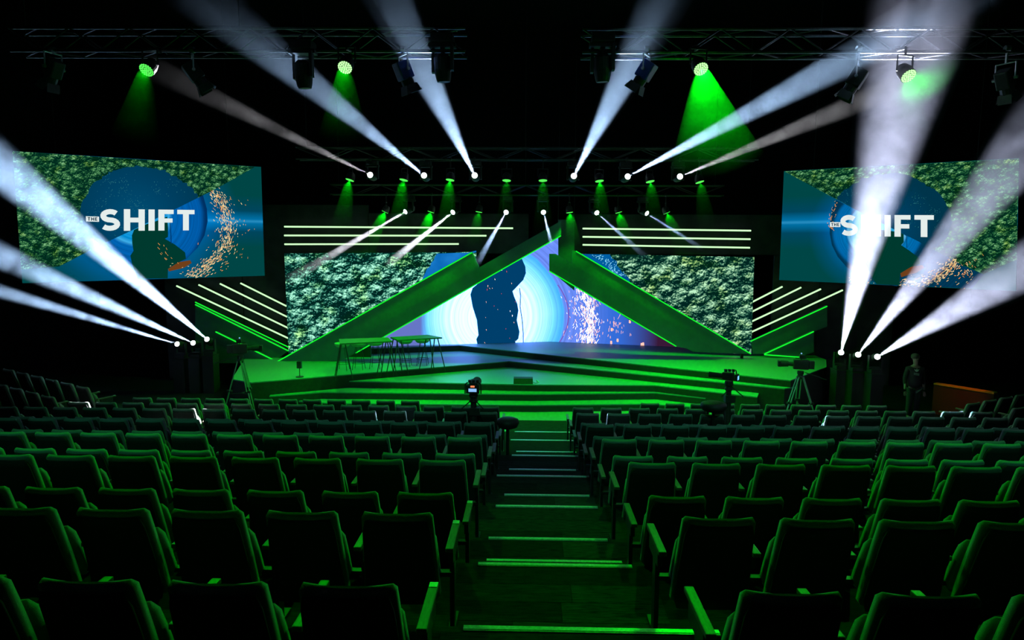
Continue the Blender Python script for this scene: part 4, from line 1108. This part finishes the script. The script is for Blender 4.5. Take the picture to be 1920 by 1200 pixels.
# six heads of the upper row, shooting out over the seats
U = 'upper row over the stage'
beam((694, 328), 18, (270, 120), 9.0, 1.25, 60e3, (.75, .75, .8), 'leftmost head of the upper row', U, noise=0.8)
beam((795, 329), 18, (340, -40), 7.0, 1.7, 190e3, BEAM, 'second head from the left of the upper row', U)
beam((890, 329), 18, (700, -60), 7.0, 1.7, 270e3, BEAM, 'third head from the left of the upper row', U)
beam((1076, 330), 18, (1275, -60), 7.0, 1.7, 270e3, BEAM, 'third head from the right of the upper row', U)
beam((1177, 331), 18, (1880, -40), 7.0, 1.5, 460e3, BEAM, 'second head from the right of the upper row', U)
beam((1275, 331), 18, (1760, 130), 8.0, 1.1, 120e3, (.8, .8, .85), 'rightmost head of the upper row', U, noise=0.8)
# six heads of the lower row, their light landing on the far seats
Lw = 'lower row over the stage'
beam((760, 397), 21, (150, 754), 14.05, 2.3, 190e3, (.85, .85, .95), 'leftmost head of the lower row', Lw, blen=4.6, fade=0.6, noise=.8)
beam((849, 398), 21, (380, 772), 12.9, 2.2, 420e3, (.85, .9, 1), 'second head from the left of the lower row', Lw, blen=3.6, fade=0.6)
beam((949, 398), 21, (735, 776), 12.8, 2.0, 190e3, BEAM, 'third head from the left of the lower row', Lw, blen=3.3, fade=0.6, noise=.7)
beam((1019, 398), 21, (1115, 778), 12.8, 1.8, 160e3, BEAM, 'third head from the right of the lower row', Lw, blen=2.2, fade=0.5)
beam((1119, 399), 21, (1545, 782), 12.9, 2.0, 120e3, BEAM, 'second head from the right of the lower row', Lw, blen=3.0, fade=0.5, dens=.03)
beam((1213, 400), 21, (1790, 770), 14.05, 2.0, 120e3, BEAM, 'rightmost head of the lower row', Lw, blen=2.4, fade=0.5, dens=.03)
# floor heads beside the stage
Fl = 'floor lights left of the stage'; Fr = 'floor lights right of the stage'
beam((388, 636), 20, (-60, 262), 11.5, 2.9, 1150e3, BEAM, 'floor head nearest the stage on the left', Fl, base='below', noise=.8, ext=1.0, fade=.1, blend=1.0)
beam((362, 643), 20, (-60, 452), 12, 2.2, 650e3, BEAM, 'middle floor head on the left', Fl, base='below', noise=.8, fade=.1, blend=1.0)
beam((332, 645), 20, (-60, 528), 13, 1.5, 600e3, BEAM, 'outermost floor head on the left', Fl, base='below', noise=.75, fade=.1, blend=1.0)
beam((1577, 661), 19, (1745, -60), 8.0, 2.9, 750e3, BEAMV, 'floor head nearest the stage on the right', Fr, base='below', noise=.75, fade=.1, blend=1.0)
beam((1609, 665), 18.6, (1990, 190), 9.0, 2.6, 250e3, BEAMV, 'middle floor head on the right', Fr, base='below', noise=.75, fade=.1, blend=.6)
beam((1645, 669), 18.2, (2000, 455), 9.5, 2.7, 250e3, BEAMV, 'outermost floor head on the right', Fr, base='below', noise=.75, fade=.1, blend=.6)

# cases under the floor heads
for nm, q in (('left', BASES[:3]), ('right', BASES[3:6])):
    for i, p in enumerate(q):
        r_ = thing('flight_case', 'black flight case under the %s floor light on the %s of the stage' % (('innermost', 'middle', 'outermost')[i], nm), 'case', (p.x, p.y, 0), 'flight cases ' + nm)
        MB().box((p.x, p.y, (p.z - .03) / 2), (0.34, 0.4, p.z - .03)).build('case_body', M['case'], r_)
        MB().box((p.x, p.y, p.z - 0.015), (0.36, 0.42, 0.03)).build('lid_edge', M['darkmetal'], r_)

# green LED pars
G1 = 'green lamps of the upper row'; G2 = 'green lamps of the lower row'; G0 = 'green lamps of the near trusses'
up_px = [(656, 337), (757, 337), (844, 337), (950, 338), (1018, 338), (1124, 339), (1219, 340), (1312, 341)]
names8 = ['leftmost', 'second from left', 'third from left', 'fourth from left', 'fourth from right', 'third from right', 'second from right', 'rightmost']
for i, (x, y) in enumerate(up_px):
    p = atY(x, y, 17.95); tx = p.x * 1.35
    led_par(p, (tx, 16.8, 0.3), 'round green LED lamp, %s in the upper row' % names8[i], G1, 800 * (0.3 if i in (3, 4) else 1.0), R(44), bar=BAR_U)
    d = (Vector((tx, 19.6, 0.6)) - p)
    haze(p, p + d, 1.7, R(8), 'faint green haze below the %s green lamp of the upper row' % names8[i], G1 + ', haze', (.012, .011, .011, .008, .011, .008, .005, .004)[i], 0.6, 0.9, r0=0.11)
lo_px = [(722, 397), (808, 397), (898, 397), (1068, 398), (1160, 398), (1250, 399)]
names6 = ['leftmost', 'second from left', 'third from left', 'third from right', 'second from right', 'rightmost']
for i, (x, y) in enumerate(lo_px):
    p = atY(x, y, 20.9); tx = p.x * 1.5
    led_par(p, (tx, 20.7, 0.8), 'round green LED lamp, %s in the lower row' % names6[i], G2, 560 * (0.35 if i in (2, 3) else 1.0), R(48), rad=0.105, bar=BAR_L)
    haze(p, (tx, 20.2, 0.8), 1.6, R(8), 'faint green haze below the %s green lamp of the lower row' % names6[i], G2 + ', haze', (.03, .04, .02, .05, .02, .012)[i], 0.6, 0.9, r0=0.11)
for i, (x, y, pw, nm) in enumerate([(275, 131, 380, 'leftmost'), (647, 126, 430, 'left'), (1314, 129, 470, 'right'), (1703, 142, 420, 'rightmost')]):
    p = atY(x, y, 9.0)
    aim = p + Vector(((-.25, -.1, .3, .3)[i], -1.2, -1.25)); hz = p + Vector(((-.2, 0, .22, 0)[i], -.25, -1.5))
    led_par(p, aim, 'green LED lamp on the near trusses, ' + {'leftmost': 'leftmost of four', 'left': 'second from left', 'right': 'second from right, brightest', 'rightmost': 'rightmost inside the white beam'}[nm],
            G0, pw, R(58), bright=i > 0, rad=0.095, bar=BAR_N)
    haze(p, hz, (1.0, 1.0, 1.4, .8)[i], R((12, 14, 22, 10)[i]), 'green haze glow under the %s near truss lamp' % nm, G0 + ', haze', (0.009, .018, .3, .03)[i], 0.6, 0.9, r0=0.09)

# unlit moving heads and profile spots on the near trusses
def tpos(x, y): return atY(x, y, 9.3)
for x, y, lab in ((572, 152, 'just left of the second green lamp'), (832, 140, 'at the stage end of the left near truss'), (1130, 140, 'at the aisle end of the right near truss')):
    p = tpos(x, y + 14)
    moving_head(p, p + Vector((0.05, 0.1, -1)), 'unlit black moving head pointing down, ' + lab, 'unlit moving heads', 0, GREEN, 1, lit=False, bar=BAR_N)


def profile_spot(px, py, tilt, yaw_, label, gel=False):
    p = tpos(px, py)
    root = thing('theatre_spotlight', label, 'stage light', p, 'theatre spotlights on the near trusses')
    q = Matrix.Rotation(yaw_, 3, 'Z') @ Matrix.Rotation(tilt, 3, 'X')
    d = q @ Vector((0, 0, -1))
    b = MB().box(p, (0.17, 0.19, 0.24), q); b.build('lamp_housing', M['bluegel'] if gel else M['darkmetal'], root, bevel=0.02)
    MB().cyl(p + d * .1, p + d * .2, 0.085, 0.085, 14).build('lens_tube', M['darkmetal'], root)
    for a in range(4):
        e = q @ Matrix.Rotation(a * PI / 2, 3, 'Z')
        MB().box(p + d * .25 + e @ Vector((0.1, 0, 0)), (0.006, 0.17, 0.12), e @ Matrix.Rotation(R(-22), 3, 'Y')).build('barn_door', M['darkmetal'], root)
    yk = MB(); sx = q @ Vector((1, 0, 0))
    yk.tube([p + sx * .12, p + sx * .12 + Vector((0, 0, .2)), p - sx * .12 + Vector((0, 0, .2)), p - sx * .12], 0.011, 6); yk.build('yoke', M['alu'], root)
    hangers(p + Vector((0, 0, .2)), BAR_N, root, 'alu')
    for s in (-1, 1): MB().cyl(p + sx * .11 * s, p + sx * .15 * s, 0.022, n=8).build('knob', M['alu'], root)
    return root


profile_spot(101, 128, R(30), R(70), 'theatre spotlight hanging at the far left of the near truss')
profile_spot(362, 134, R(35), R(-60), 'theatre spotlight between the two left green lamps')
profile_spot(756, 132, R(25), R(-50), 'blue-backed theatre spotlight in front of the white beam, left truss', True)
profile_spot(1212, 132, R(35), R(60), 'blue-backed theatre spotlight with a lit barn door, right truss', True)
profile_spot(1607, 146, R(30), R(60), 'theatre spotlight dark against the long beam, right truss')
profile_spot(1884, 148, R(30), R(-60), 'theatre spotlight at the far right of the near truss')

for i, (x, tx) in enumerate(((-6.0, -5.5), (0.4, 0.2), (6.0, 5.2))):  # unseen lamps added behind the viewer to tint the far seat backs teal
    p = Vector((x, -1.5, 11.2)); aim = Vector((tx, 12.8, 0.8))
    moving_head(p, aim, 'added fill lamp hung unseen behind the viewer, %s' % ('left', 'middle', 'right')[i], 'added fill lamps', 900, (0.1, 1.0, 0.55), R(17), bar=(-1.5, 13.0), blend=1.0)
